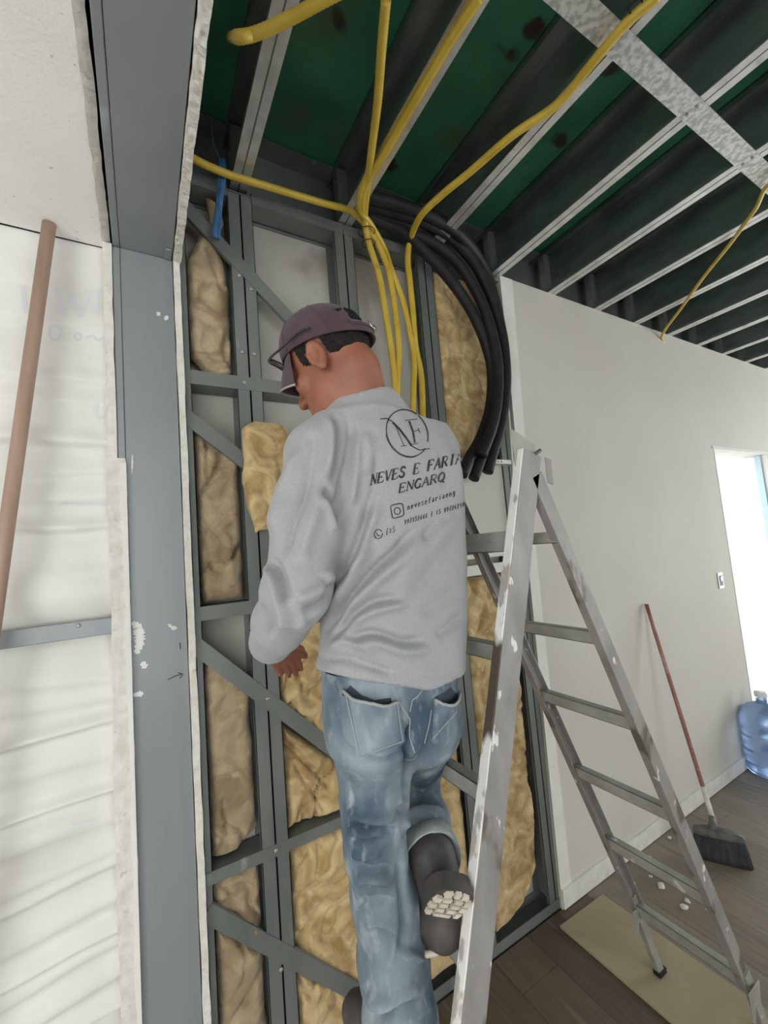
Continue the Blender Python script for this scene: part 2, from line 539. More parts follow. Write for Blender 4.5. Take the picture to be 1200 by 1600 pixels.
d += .014 * np.exp(-((Z - 1.60) / .06) ** 2)       # bulge resting on the batten
d -= .010 * np.exp(-((Z - 1.50) / .035) ** 2)
G = np.stack([X, .026 - d * 1.9, Z], -1)
wl = structure(obj('wall_left', MB().grid(G), MT['membrane'], smooth=True), 'white wrinkled house wrap membrane on the left wall', 'wall')
obj('sheathing', MB().box((XL, .07, -.01), (.127, .11, ZC)), MT['backing'], wl)  # unseen board added to block light leaking in behind the wrap
bvh_wrap = BVHTree.FromPolygons([Vector(v) for v in G.reshape(-1, 3)], [(i * nzz + j, i * nzz + j + 1, (i + 1) * nzz + j + 1, (i + 1) * nzz + j) for i in range(nx - 1) for j in range(nzz - 1)])


def decal(name, strokes, width, bvh, material, parent, lift=.0008, step=2.0, ragged=False):
    """flat printed strokes given in picture points, laid on the surface they are printed on"""
    mb = MB()
    o = Vector(CAM)
    for s in strokes:
        wd = width
        if isinstance(s, tuple):
            s, wd = s
        s = np.array(s, float)
        L = np.r_[0, np.cumsum(np.linalg.norm(np.diff(s, axis=0), axis=1))]
        m = max(2, int(L[-1] / step) + 1)
        q = np.linspace(0, L[-1], m)
        c = np.stack([np.interp(q, L, s[:, 0]), np.interp(q, L, s[:, 1])], 1)
        tg = np.gradient(c, axis=0)
        tg /= np.linalg.norm(tg, axis=1)[:, None] + 1e-9
        nn = np.stack([-tg[:, 1], tg[:, 0]], 1)
        hw = np.full(m, wd / 2)
        if ragged:
            tt = np.linspace(0, 1, m)
            hw = hw * (.12 + np.sin(PI * tt) ** .6) * (1 + .7 * fbm(np.stack([tt * m * .35, tt * 0 + s[0][0], tt * 0 + s[0][1]], 1), 2))
        row = []
        for i in range(m):
            r = []
            for sg in (-1, 1):
                p = c[i] + nn[i] * hw[i] * sg
                dv = Vector(ray(*p)).normalized()
                h = bvh.ray_cast(o, dv, 6)
                if h[0] is None:
                    r = None
                    break
                nm = h[1] if h[1].dot(dv) < 0 else -h[1]
                r.append(h[0] + nm * lift)
            row.append(r)
        for i in range(m - 1):
            if row[i] and row[i + 1] and (row[i][0] - row[i + 1][0]).length < .03:
                mb.add([row[i][0], row[i][1], row[i + 1][1], row[i + 1][0]], [(0, 1, 2, 3)])
    if not mb.f:
        return None
    return obj(name, mb, material, parent)


def arc(cx, cy, rx, ry, a0, a1, n=24, rot=0):
    a = np.radians(np.linspace(a0, a1, n))
    x, y = rx * np.cos(a), ry * np.sin(a)
    c, s = math.cos(math.radians(rot)), math.sin(math.radians(rot))
    return np.stack([cx + c * x - s * y, cy + s * x + c * y], 1).tolist()


# the faded show-through print on the wrap
decal('faded_print', [([(88, 448), (98, 492), (112, 460), (124, 494), (140, 456)], 9), ([(36, 446), (40, 486), (62, 484)], 8), ([(152, 492), (148, 456), (168, 458)], 9),
                      ([(36, 512), (52, 512), (40, 532), (56, 534)], 4), (arc(86, 520, 9, 12, 0, 360), 4), (arc(122, 526, 5, 6, 0, 360), 3), ([(134, 528), (146, 524), (152, 532), (164, 526)], 3),
                      (arc(158, 640, 9, 13, 0, 360), 6), ([(96, 786), (164, 788)], 4), ([(112, 1290), (150, 1280)], 4)],
      4, bvh_wrap, MT['membrane_print'], wl)

# partition stub beside the camera: zinc jamb, zinc head and torn plasterboard on both sides
wp = structure(empty('wall_partition', (.035, 0, 0)), 'end of a stripped partition, grey zinc jamb and head between torn plasterboards', 'wall')
jl, jr = -.036, .107
mb = MB()
mb.box((jl, -.002, 0), (jr, .10, ZL - .001))
obj('jamb_stud', mb, MT['jamb'], wp, bevel=.0015)
mb = MB().box((jl - .018, -.006, 0), (jl - .0005, .004, ZL - .005)).box((jl - .020, -.004, 0), (jl - .017, .03, ZL - .005))
obj('jamb_lip', mb, MT['jamb'], wp, bevel=.0015)
mb = MB().box((jl, -1.95, ZL), (jr, .09, ZL + .10))
obj('head_beam', mb, MT['jamb'], wp, bevel=.003)
mb = MB().box((jl - .018, -1.95, ZL - .002), (jl - .0005, .02, ZL + .012))
obj('head_lip', mb, MT['jamb'], wp, bevel=.0015)
mb = MB().box((jr - .022, -.055, ZL - .006), (jr - .004, -.006, ZL - .0005))
obj('bent_tab', mb, MT['jamb'], wp, bevel=.002)


def torn_board(name, x0, x1, y_front, y_back, z0, z1, seed, amp, outward):
    """upright plasterboard strip whose front edge is broken"""
    n, m = int((z1 - z0) / .009), 6
    z = np.linspace(z0, z1, n)
    zero = z * 0
    e0 = x0 + amp * fbm(np.stack([z * 14, zero + seed, zero], 1), 4)
    e1 = x1 + amp * fbm(np.stack([z * 14, zero + seed + 7, zero], 1), 4)
    G = np.zeros((n, m + 2, 3))
    for q in range(m):
        s = q / (m - 1)
        G[:, q + 1, 0] = e0 + (e1 - e0) * s
        G[:, q + 1, 1] = y_front + .0022 * fbm(np.stack([z * 45, zero + q * .8, zero + seed], 1), 4)
        G[:, q + 1, 2] = z
    G[:, 0] = G[:, 1]
    G[:, 0, 1] = y_back
    G[:, -1] = G[:, -2]
    G[:, -1, 1] = y_back
    return obj(name, MB().grid(G), MT['plaster_core'], wp, smooth=False)


torn_board('torn_board', -.080, -.057, -.010, .02, 1.95, ZL, 1.3, .003, -1)
torn_board('torn_board', -.083, -.036, -.012, .02, 0, 1.97, 4.1, .006, -1)
torn_board('torn_board', jr + .002, .128, -.012, .11, 0, ZL + .02, 8.2, .0022, 1)
# the paper-faced ridge of the left board, standing a little further out
mb = MB()
z = np.linspace(0, 1.955, 200)
zero = z * 0
e = -.047 + .004 * fbm(np.stack([z * 12, zero + 2, zero], 1), 3)
for i in range(len(z) - 1):
    mb.add([(e[i], -.017, z[i]), (-.035, -.016, z[i]), (-.035, -.016, z[i + 1]), (e[i + 1], -.017, z[i + 1]), (e[i], -.008, z[i]), (e[i + 1], -.008, z[i + 1])], [(0, 1, 2, 3), (0, 3, 5, 4)])
obj('paper_face', mb, MT['joint'], wp)
# board on the right face of the head, seen on its lower edge, and running up to the ceiling
t, ea, eb = torn_strip(jr + .003, .131, -1.95, -.012, 260, .0025, 21, 30)
G = np.zeros((len(t), 7, 3))
for q in range(5):
    s = q / 4
    G[:, q + 1, 0] = ea + (eb - ea) * s
    G[:, q + 1, 1] = t
    G[:, q + 1, 2] = ZL - .012 + .004 * fbm(np.stack([t * 80, t * 0 + q * .8, t * 0 + 3], 1), 3)
G[:, 0] = G[:, 1]
G[:, 0, 2] = ZL + .02
G[:, -1] = G[:, -2]
G[:, -1, 2] = ZC
obj('head_board', MB().grid(G), MT['plaster_core'], wp)
# plaster smears and pencil marks on the zinc
mb = MB()
jamb_bvh = BVHTree.FromPolygons([Vector(v) for v in [(jl, -.002, 0), (jr, -.002, 0), (jr, -.002, ZL), (jl, -.002, ZL)]], [(0, 1, 2, 3)])
decal('plaster_smear', [([(245, 488), (250, 493)], 5), ([(257, 495), (263, 499)], 6), ([(262, 975), (270, 981), (278, 981)], 5), ([(206, 972), (216, 980), (219, 1002), (213, 1022)], 14),
                        ([(222, 1034), (228, 1044)], 9), ([(208, 1086), (224, 1083)], 8), ([(196, 1320), (198, 1330)], 3), ([(207, 710), (206, 740)], 2)], 4, jamb_bvh, MT['joint'], wp, .0012, .7, True)
decal('pencil_mark', [([(262, 1062), (274, 1056), (284, 1053)], 1.3), ([(278, 1051), (286, 1053), (281, 1060)], 1.3), ([(281, 1004), (282, 1014)], 1.6)], 1.3, jamb_bvh, MT['tie'], wp, .0012)

# galvanised batten across the wrap
bt = MB().box((W0, -.004, 1.478), (-.079, .010, 1.522))
b_ = obj('metal_batten', bt, MT['jamb'], bevel=.002)
tag(b_, 'horizontal grey metal batten across the white house wrap', 'batten')
mb = MB()
mb.lathe([(.006, 0), (.006, .002), (.003, .004)], (0, 0, 0), 10)
for i, q in enumerate(mb.v):
    mb.v[i] = (-.155 + q[0], -.0045 - q[2], 1.512 + q[1])
obj('screw', mb, MT['screw'], b_)

# ================================================================== STEEL WALL FRAME
FY, FD = .012, .10      # face and back of the studs
fr = empty('steel_wall_frame', (.85, .055, 0))
tag(fr, 'grey steel stud frame with girts and diagonal straps, open for insulation', 'frame')


def stud(x0, x1, z0=0.03, z1=ZJ - .03, name='stud', lip=-1):
    mb = MB()
    mb.box((x0, FY, z0), (x1, FY + .002, z1))
    w = x0 if lip < 0 else x1 - .002
    mb.box((w, FY, z0), (w + .002, FD, z1))
    mb.box((x0, FD - .002, z0), (x1, FD, z1))
    r = x1 - .002 if lip < 0 else x0
    mb.box((r, FY, z0), (r + .002, FY + .013, z1))
    return obj(name, mb, MT['steel'], fr)


for a, b, l in ((.130, .150, -1), (.292, .3345, 1), (.3365, .377, -1), (.699, .741, 1), (.743, .784, -1), (1.100, 1.141, 1), (1.143, 1.184, -1), (1.500, 1.540, 1), (1.542, 1.575, 1)):
    stud(a, b, lip=l)


def girt(x0, x1, z, h=.042):
    mb = MB().box((x0, FY - .0015, z - h / 2), (x1, FY + .0005, z + h / 2)).box((x0, FY, z - h / 2), (x1, FD - .01, z - h / 2 + .002)).box((x0, FY, z + h / 2 - .002), (x1, FD - .01, z + h / 2))
    return obj('girt', mb, MT['steel'], fr)


girt(.128, .742, 2.250, .046)
girt(.128, .742, 1.496, .042)
girt(.128, .742, .738, .036)
girt(.377, .741, 2.955, .045)
girt(.743, 1.10, 2.955, .045)
girt(1.143, 1.54, 2.955, .045)
girt(.128, .292, 2.955, .045)


def brace(p, q, w=.045):
    mb = MB()
    P, Q = np.array([p[0], FY - .002, p[1]]), np.array([q[0], FY - .002, q[1]])
    mb.bar(P, Q, w, .0015)
    d = (Q - P) / np.linalg.norm(Q - P)
    c = np.cross(d, [0, 1, 0])
    for s in (-1, 1):
        mb.bar(P + c * s * w / 2 + np.array([0, .008, 0]), Q + c * s * w / 2 + np.array([0, .008, 0]), .002, .016)
    return obj('diagonal_brace', mb, MT['steel'], fr)


brace((.13, 2.865), (.70, 2.325))
brace((.13, 2.118), (.315, 1.968))
brace((.13, 1.405), (.742, .778))
brace((.13, .655), (.742, .025))
mb = MB().box((.13, FY - .003, 0), (1.575, FY, .042)).box((.13, FY - .003, .0005), (1.575, FD, .003)).box((.13, FD - .003, 0), (1.575, FD, .042))
obj('bottom_track', mb, MT['steel'], fr)
mb = MB().box((.13, FY - .002, ZJ - .028), (1.61, FD, ZJ - .024)).box((.13, FD - .003, ZJ - .06), (1.61, FD, ZJ - .024))
obj('top_track', mb, MT['steel'], fr)
mb = MB()
for x, z in ((.318, 2.64), (.356, 2.60), (.314, 2.36), (.354, 2.36), (.316, 2.252), (.33, 1.497), (.335, .74), (.72, 2.25), (.33, .40), (.335, 1.2)):
    mb.lathe([(.0065, 0), (.006, .0025), (.003, .0045)], (0, 0, 0), 10)
    for i in range(30):
        q = mb.v[-30 + i]
        mb.v[-30 + i] = (x + q[0], FY - .0032 - q[2], z + q[1])
tag(obj('frame_screw', mb, MT['screw'], fr), kind='stuff')
structure(obj('wall_backing', MB().box((.128, FD + .002, 0), (1.60, FD + .014, ZJ)), MT['backing']), 'off-white sheathing seen through the empty bays of the steel frame', 'wall')

# plaster patch in the right-hand bay, its pale metal angles above and below
pt = tag(obj('plasterboard_patch', MB().prism([(1.186, 1.60), (1.498, 1.60), (1.510, 2.005), (1.186, 2.005)], 'y', .020, .034), MT['wall'], bevel=.001),
         'pale plasterboard patch in the bay under the black hose ends', 'plasterboard')
an = tag(obj('perforated_angle', MB().box((1.19, -.012, 1.998), (1.535, -.010, 2.020)).box((1.19, -.012, 1.998), (1.535, .011, 2.0)), MT['joint']), 'thin white perforated angle across the bay just below the black hose ends', 'angle')
mb = MB()
for x in (1.31, 1.345, 1.39, 1.45, 1.47):
    mb.lathe([(.004, 0), (.004, .001)], (0, 0, 0), 8)
    for i in range(16):
        q = mb.v[-16 + i]
        mb.v[-16 + i] = (x + q[0], -.0122 - q[2], 2.010 + q[1])
tag(obj('perforation', mb, MT['socket_dark'], an), kind='stuff')
mb = MB().box((1.19, -.006, 1.500), (1.535, -.003, 1.545)).box((1.19, -.006, 1.575), (1.535, -.003, 1.592)).box((1.19, -.003, 1.572), (1.535, .011, 1.576)).box((1.19, -.003, 1.500), (1.535, .011, 1.503))
tag(obj('metal_angle', mb, MT['joint'], bevel=.001), 'white metal angle in two strips above the lower right insulation', 'angle')
mb = MB().tube(spline([(1.555, -.006, 2.75), (1.56, -.008, 2.3), (1.545, -.012, 2.02), (1.53, -.008, 1.6)], 30), .005, 6)
tag(obj('white_corner_bead', mb, MT['joint']), 'white corner bead running down beside the black hose', 'corner bead')


# ================================================================== INSULATION
def batt(poly, label, material=None, seed=0., depth=.055, lump=.022, front=.022, folds=(), name='insulation_batt'):
    """a glass wool batt: outline in wall (x, z) points, pushed into a bay, with a lumpy torn front"""
    P = np.array(poly, float)
    lo, hi = P.min(0), P.max(0)
    nx, nz = max(12, int((hi[0] - lo[0]) / .0075)), max(12, int((hi[1] - lo[1]) / .0075))
    # outline as left/right limits per height
    zs = np.linspace(lo[1] + 1e-4, hi[1] - 1e-4, nz)
    L, R = [], []
    E = np.vstack([P, P[:1]])
    for z in zs:
        xs = []
        for a, b in zip(E[:-1], E[1:]):
            if (a[1] - z) * (b[1] - z) < 0:
                xs.append(a[0] + (b[0] - a[0]) * (z - a[1]) / (b[1] - a[1]))
        L.append(min(xs) if xs else np.nan)
        R.append(max(xs) if xs else np.nan)
    L, R = np.array(L), np.array(R)
    ok = ~np.isnan(L)
    zs, L, R = zs[ok], L[ok], R[ok]
    L = L + .006 * fbm(np.stack([zs * 25, zs * 0 + seed, zs * 0], 1), 3)
    R = R + .006 * fbm(np.stack([zs * 25, zs * 0 + seed + 5, zs * 0], 1), 3)
    s = np.linspace(0, 1, nx)
    X = L[:, None] + (R - L)[:, None] * s[None]
    Z = np.repeat(zs[:, None], nx, 1) + .006 * fbm(np.stack([X * 25, X * 0 + seed, X * 0 + zs[:, None] * 3], -1), 3)
    Q = np.stack([X * 7, Z * 5, X * 0 + seed * 3.7], -1)
    warp = fbm(Q * .8 + 3, 2)[..., None] * np.array([1.2, .7, 0])
    d = lump * 1.6 * fbm(Q + warp, 5, .58)
    r1 = 1 - np.abs(fbm(Q * .9 + warp * 1.5 + 31, 3))          # creases
    d -= lump * 1.1 * np.clip((r1 - .86) / .14, 0, 1) ** 1.5
    for (p, q, w, h) in folds:
        p, q = np.array(p), np.array(q)
        v = q - p
        tt = np.clip(((X - p[0]) * v[0] + (Z - p[1]) * v[1]) / (v @ v), 0, 1)
        dd = np.hypot(X - p[0] - tt * v[0], Z - p[1] - tt * v[1])
        d += h * np.exp(-(dd / w) ** 2)
    edge = np.minimum(np.minimum(s, 1 - s)[None] * (R - L)[:, None], np.minimum(zs - zs[0], zs[-1] - zs)[:, None])
    rnd = np.clip(edge / .03, 0, 1)
    rnd = np.sqrt(1 - (1 - rnd) ** 2)
    Y = front + (1 - rnd) * depth * .75 - d * rnd
    Y = np.minimum(Y, front + depth * .98)
    G = np.stack([X, Y, Z], -1)
    mb = MB().grid(G)
    m, n = G.shape[:2]
    ring = [(0, j) for j in range(n)] + [(i, n - 1) for i in range(1, m)] + [(m - 1, j) for j in range(n - 2, -1, -1)] + [(i, 0) for i in range(m - 2, 0, -1)]
    fr_ = [G[i, j] for i, j in ring]
    bk = [(p[0], front + depth, p[2]) for p in fr_]
    k = len(ring)
    mb.add(fr_ + bk, [(i, (i + 1) % k, (i + 1) % k + k, i + k) for i in range(k)] + [tuple(range(2 * k - 1, k - 1, -1))])
    o = obj(name, mb, material or MT['wool'], smooth=True)
    tag(o, label, 'insulation', 'glass wool batts between the studs')
    return o


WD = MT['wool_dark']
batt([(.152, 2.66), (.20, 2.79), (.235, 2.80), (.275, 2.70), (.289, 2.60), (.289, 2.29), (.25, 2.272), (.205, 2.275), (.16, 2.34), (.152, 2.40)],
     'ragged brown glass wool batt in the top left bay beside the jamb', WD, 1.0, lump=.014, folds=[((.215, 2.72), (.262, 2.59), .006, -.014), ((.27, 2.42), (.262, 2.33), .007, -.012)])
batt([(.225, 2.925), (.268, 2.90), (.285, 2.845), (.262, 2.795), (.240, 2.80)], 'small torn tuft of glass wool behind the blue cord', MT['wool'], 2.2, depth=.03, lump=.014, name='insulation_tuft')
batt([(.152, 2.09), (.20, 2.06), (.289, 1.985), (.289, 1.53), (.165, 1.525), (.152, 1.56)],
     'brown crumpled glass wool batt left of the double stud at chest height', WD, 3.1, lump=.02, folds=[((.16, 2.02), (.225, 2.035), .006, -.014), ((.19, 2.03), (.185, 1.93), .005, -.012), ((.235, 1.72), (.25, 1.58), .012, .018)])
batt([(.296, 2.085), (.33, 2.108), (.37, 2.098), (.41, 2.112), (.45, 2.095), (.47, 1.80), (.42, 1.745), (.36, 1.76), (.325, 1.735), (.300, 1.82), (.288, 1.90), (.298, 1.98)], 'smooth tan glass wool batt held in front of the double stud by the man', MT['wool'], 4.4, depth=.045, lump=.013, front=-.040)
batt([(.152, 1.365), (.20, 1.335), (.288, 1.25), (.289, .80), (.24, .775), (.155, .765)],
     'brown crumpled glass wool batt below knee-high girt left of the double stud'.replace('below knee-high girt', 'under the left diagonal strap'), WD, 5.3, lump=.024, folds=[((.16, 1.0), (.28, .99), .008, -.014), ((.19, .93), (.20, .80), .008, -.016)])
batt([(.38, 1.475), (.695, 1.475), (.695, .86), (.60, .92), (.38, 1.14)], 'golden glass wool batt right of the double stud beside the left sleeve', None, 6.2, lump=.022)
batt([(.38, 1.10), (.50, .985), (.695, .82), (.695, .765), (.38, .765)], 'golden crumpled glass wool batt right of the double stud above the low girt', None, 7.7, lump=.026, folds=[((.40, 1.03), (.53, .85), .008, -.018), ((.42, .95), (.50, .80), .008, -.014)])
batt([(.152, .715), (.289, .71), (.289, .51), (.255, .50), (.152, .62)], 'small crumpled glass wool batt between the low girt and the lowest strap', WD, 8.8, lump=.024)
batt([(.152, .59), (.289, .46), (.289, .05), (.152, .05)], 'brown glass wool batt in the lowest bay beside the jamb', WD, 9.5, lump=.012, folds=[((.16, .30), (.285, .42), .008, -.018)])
batt([(.38, .71), (.695, .71), (.695, .105), (.60, .19), (.38, .40)], 'golden glass wool batt right of the double stud under the low girt', None, 10.3, lump=.014, folds=[((.40, .565), (.56, .535), .008, -.02), ((.39, .45), (.52, .36), .010, -.016)])
batt([(.38, .36), (.52, .22), (.695, .06), (.695, .05), (.38, .05)], 'golden glass wool batt in the lowest bay right of the double stud', None, 11.2, lump=.02)
batt([(.786, 1.46), (1.098, 1.46), (1.098, .05), (.786, .05)], 'tall golden glass wool batt in the bay behind the right leg', None, 12.6, lump=.012)
batt([(1.190, 2.925), (1.495, 2.925), (1.497, 2.03), (1.190, 2.03)], 'yellow glass wool batt in the upper right bay behind the black hoses', None, 13.4, lump=.010)
batt([(1.188, 1.49), (1.498, 1.49), (1.49, .70), (1.48, .20), (1.40, .12), (1.27, .075), (1.188, .06)], 'tall golden glass wool batt in the right bay behind the ladder', None, 14.9, lump=.013)

# ================================================================== CONDUITS, HOSES, CORD
def wall_or_ceiling(p, zc=2.955, yw=-.035):
    q = atz(p[0], p[1], zc)
    if q[1] > yw or p[1] > 800:
        q = aty(p[0], p[1], yw)
    return q


def conduit(pxs, label, r=.0105, zc=2.955, yw=-.035, ext=None, name='yellow_conduit', material=None, ribs=.035, group='yellow corrugated conduits'):
    P = [wall_or_ceiling(p[:2], p[2] if len(p) > 2 else zc, p[3] if len(p) > 3 else yw) for p in pxs]
    if ext is not None:
        P = [np.array(e, float) for e in ext[0]] + P + [np.array(e, float) for e in ext[1]]
    L = np.sum(np.linalg.norm(np.diff(np.array(P), axis=0), axis=1))
    S = spline(P, int(L / (.005 if ribs else .012)) + 8)
    o = obj(name, MB().tube(S, r, 10, ribs), material or MT['yellow'], smooth=True)
    return tag(o, label, 'conduit' if material is None else 'hose', group)


def tie(px, zc, yw, r, parent):
    c = wall_or_ceiling(px, zc, yw)
    S = [c + np.array([r * math.cos(a), r * math.sin(a) * .9, .004 * math.cos(a)]) for a in np.linspace(0, 2 * PI, 20)]
    return obj('cable_tie', MB().tube(S, .0018, 6, cap=False), MT['tie'], parent)


cv = conduit([(603, 0), (596, 80), (590, 160), (580, 240), (573, 300, 2.955, -.055), (570, 345, 2.95, -.055), (578, 385), (592, 430), (602, 487), (611, 545), (617, 600), (622, 700)],
             'yellow conduit hanging almost straight down, first from the left at the wall', r=.0130)
tie((573, 362), 2.95, -.05, .034, cv)
tie((576, 380), 2.95, -.045, .028, cv)
conduit([(750, -6), (706, 60), (672, 118), (635, 180), (604, 235), (575, 282, 2.955, -.06), (566, 318, 2.95, -.045), (572, 352), (592, 385), (606, 420), (613, 455), (619, 500), (623, 545), (621, 600), (620, 700)],
        'yellow conduit coming diagonally along a joist into the bundle, second at the wall', r=.0130)
conduit([(747, -6, 2.98), (704, 60, 2.98), (669, 118, 2.98), (631, 180, 2.98), (600, 235, 2.975), (569, 285, 2.955, -.04), (562, 325, 2.95, -.02), (580, 352, 2.95, -.02), (600, 388, 2.95, -.02), (612, 423), (629, 470), (640, 518), (647, 562), (646, 612), (644, 700)],
        'yellow conduit third in the bundle, hidden at the top by its neighbours', r=.0125, ext=([], []))
cr = conduit([(1030, -8), (975, 40), (920, 105), (868, 165), (800, 212), (735, 268), (690, 305), (657, 338, 2.95), (641, 375), (637, 405), (640, 437), (645, 487), (649, 540), (657, 580), (660, 620), (661, 700)],
             'yellow conduit along the joist from the zinc strap, fourth at the wall', r=.0130)
tie((639, 382), 2.95, -.035, .015, cr)
tie((993, 10), 2.955, -.035, .016, cr)
conduit([(290, 238, 3.2, -.06), (345, 268, 3.2, -.06), (420, 292, 3.2, -.06), (500, 316, 3.2, -.06), (548, 330, 3.2, -.06), (572, 352, 3.2, -.045)], 'yellow conduit looped sideways along the top of the stud wall', r=.0125, ext=([(.142, -.05, 3.06)], []))
conduit([(372, 58, 2.80), (395, 54, 2.80), (425, 42, 2.80), (465, 22, 2.80), (505, 0, 2.80), (540, -18, 2.8)], 'thick yellow conduit crossing the dark top left corner of the ceiling', r=.0125, ext=([atz(360, 58, 3.20), atz(366, 58, 3.0)], []))
cw = conduit([(1215, 283), (1178, 330), (1140, 382), (1100, 432), (1064, 482), (1040, 514, 2.955, -.012), (1034, 528, 2.955, -.010), (1040, 538, 2.955, .01)], 'thin yellow conduit dropping into the top of the finished wall', r=.0085, ext=([(2.62, -1.0, 2.96)], []))
tie((1150, 370), 2.955, -.03, .012, cw)
mb = MB().box((1.62, -.012, 0), (1.62, -.012, 0))

BH = dict(r=.0245, name='black_hose', material=MT['black'], ribs=0, group='black hoses in the wall bay')
conduit([(560, 322, 3, -.02), (610, 345, 3, -.03), (655, 385, 3, -.05), (682, 412, 3, -.06), (715, 452, 3, -.065), (741, 494, 3, -.065), (760, 540, 3, -.06), (769, 585, 3, -.05), (765, 640, 3, -.04), (750, 685, 3, -.03), (733, 716, 3, -.04), (722, 742, 3, -.055)],
        'black hose curving nearest the insulation, ending lowest beside the grey shirt', **BH)
conduit([(570, 330, 3, .005), (625, 345, 3, -.01), (675, 372, 3, -.025), (705, 400, 3, -.03), (735, 440, 3, -.035), (760, 490, 3, -.03), (775, 540, 3, -.025), (781, 590, 3, -.025), (778, 635, 3, -.03), (766, 680, 3, -.035), (750, 722, 3, -.045), (740, 748, 3, -.05)],
        'black hose in the middle of the curve, end cut off below the white angle', **BH)
conduit([(565, 318, 3, -.045), (620, 332, 3, -.05), (675, 352, 3, -.05), (712, 378, 3, -.055), (745, 418, 3, -.06), (768, 466, 3, -.06), (784, 520, 3, -.06), (790, 575, 3, -.06), (788, 630, 3, -.06), (780, 675, 3, -.055), (768, 715, 3, -.05), (762, 738, 3, -.05)],
        'black hose on the outside of the curve beside the white wall edge', **BH)
conduit([(575, 338, 3, -.055), (625, 358, 3, -.055), (672, 378, 3, -.07), (716, 412, 3, -.075), (748, 462, 3, -.09), (768, 518, 3, -.095), (778, 572, 3, -.10), (777, 625, 3, -.10), (769, 668, 3, -.095), (752, 712, 3, -.085)], 'black hose lying in front of the others along the curve', **BH)
conduit([(568, 305, 3, .02), (622, 320, 3, .01), (672, 338, 3, .005), (712, 362, 3, .0), (742, 395, 3, -.008), (762, 432, 3, -.01), (776, 480, 3, -.01), (786, 530, 3, -.012), (791, 580, 3, -.012), (790, 620, 3, -.012)],
        'black hose at the back of the bundle, topmost where it bends', **BH)

# blue cord hanging from the joist
mb = MB()
for k, (dx, ph) in enumerate(((-.010, 0), (0, 1.3), (.009, 2.4))):
    P = [aty(347 + dx * 260, 250, -.03), aty(346 + dx * 420, 280, -.034), aty(343 + dx * 380, 315, -.03), aty(340 + dx * 420, 345, -.028), aty(338 + dx * 300, 372, -.02)]
    mb.tube(spline([p + np.array([.003 * math.sin(ph + i), .004 * math.cos(ph + i), 0]) for i, p in enumerate(P)], 26), .0068, 8)
P = [aty(330, 190, -.05), aty(334, 225, -.04), aty(346, 252, -.03)]
mb.tube(spline(P, 12), .0016, 6)
tag(obj('blue_cord', mb, MT['blue_cord'], smooth=True), 'frayed blue plastic cord tied round the conduit above the left bay', 'cord')

# pole leaning by the wrap
p0, p1 = aty(75, 364, -.03), aty(0, 900, -.05)
d = (p1 - p0) / (p1 - p0)[2]
mb = MB().tube([p0 + d * (zz - p0[2]) for zz in (ZL - .002, 1.9, 1.0, .002)], .0165, 16)
tag(obj('wooden_pole', mb, MT['pole'], smooth=True), 'brown round wooden pole leaning against the white house wrap', 'pole')

# ================================================================== FLOOR THINGS
sx0, sx1 = 1.478, 1.765
tag(obj('floor_sheet', MB().prism([(sx0, -1.35), (sx1 + .01, -1.35), (sx1, -.06), (sx0, -.052)], 'z', .0005, .010), MT['sheet'], bevel=.001),
    'beige board lying on the floor under the ladder feet', 'board')

def chip(i, p, s, label):
    bm = bmesh.new()
    bmesh.ops.create_icosphere(bm, subdivisions=2, radius=s)
    for v in bm.verts:
        k = 1 + .5 * float(fbm(np.array([list(v.co / s * 1.4 + Vector((i * 3.1, 0, 0)))]), 2)[0])
        v.co = Vector((v.co.x * k * 1.3, v.co.y * k, max(-.3 * s, v.co.z * k * .7)))
    me = bpy.data.meshes.new('plaster_crumb')
    bm.to_mesh(me)
    bm.free()
    o = obj_mesh('plaster_crumb', me, MT['chip'])
    o.location = (p[0], p[1], s * .3 + .0003)
    o.rotation_euler = (0, 0, i * 1.3)
    tag(o, label, 'crumb', 'plaster crumbs on the floor')


for i, (px, s, lb) in enumerate([((1033, 1384), .014, 'larger white plaster crumb under the second lowest ladder rung'), ((1048, 1376), .007, 'tiny plaster crumb behind the larger crumb under the rung'), ((1068, 1416), .013, 'white plaster crumb nearest the lowest ladder crossbar'),
                                 ((1074, 1407), .010, 'small plaster crumb touching the one near the lowest crossbar'), ((1016, 1368), .007, 'tiny plaster crumb beside the skirting under the ladder'), ((1046, 1308), .009, 'plaster crumb at the skirting behind the rear ladder rail'),
                                 ((1014, 1340), .012, 'plaster crumb pushed against the skirting left of the rear rail')]):
    chip(i, atz(px[0], px[1], .005), s, lb)

# broom leaning against the wall
bh = atz(1128, 1342, 0.0)
hp, hq = aty(1010, 944, -.014), atz(1117, 1290, .125)
br = empty('broom', (bh[0], bh[1], 0))
tag(br, 'black bristled broom with reddish handle leaning on the finished wall', 'broom')
S = [hp + (hq - hp) * k / 12 for k in range(13)]
obj('handle', MB().tube(S, .0105, 12), MT['handle'], br, smooth=True)
obj('hanging_cap', MB().tube([hp, hp + (hp - hq) / np.linalg.norm(hp - hq) * .004], .0085, 12), MT['plug'], br)
obj('handle_tip', MB().tube([hq + (hp - hq) * .16, hq - (hp - hq) * .0], .0115, 12), MT['chip'], br, smooth=True)
yw = .16
ax = np.array([.50, -.866, 0])
ay = np.array([.866, .50, 0])
hc = np.array([bh[0], bh[1], 0])


def broom_pt(u, v, z):
    return hc + ax * u + ay * v + np.array([0, 0, z])


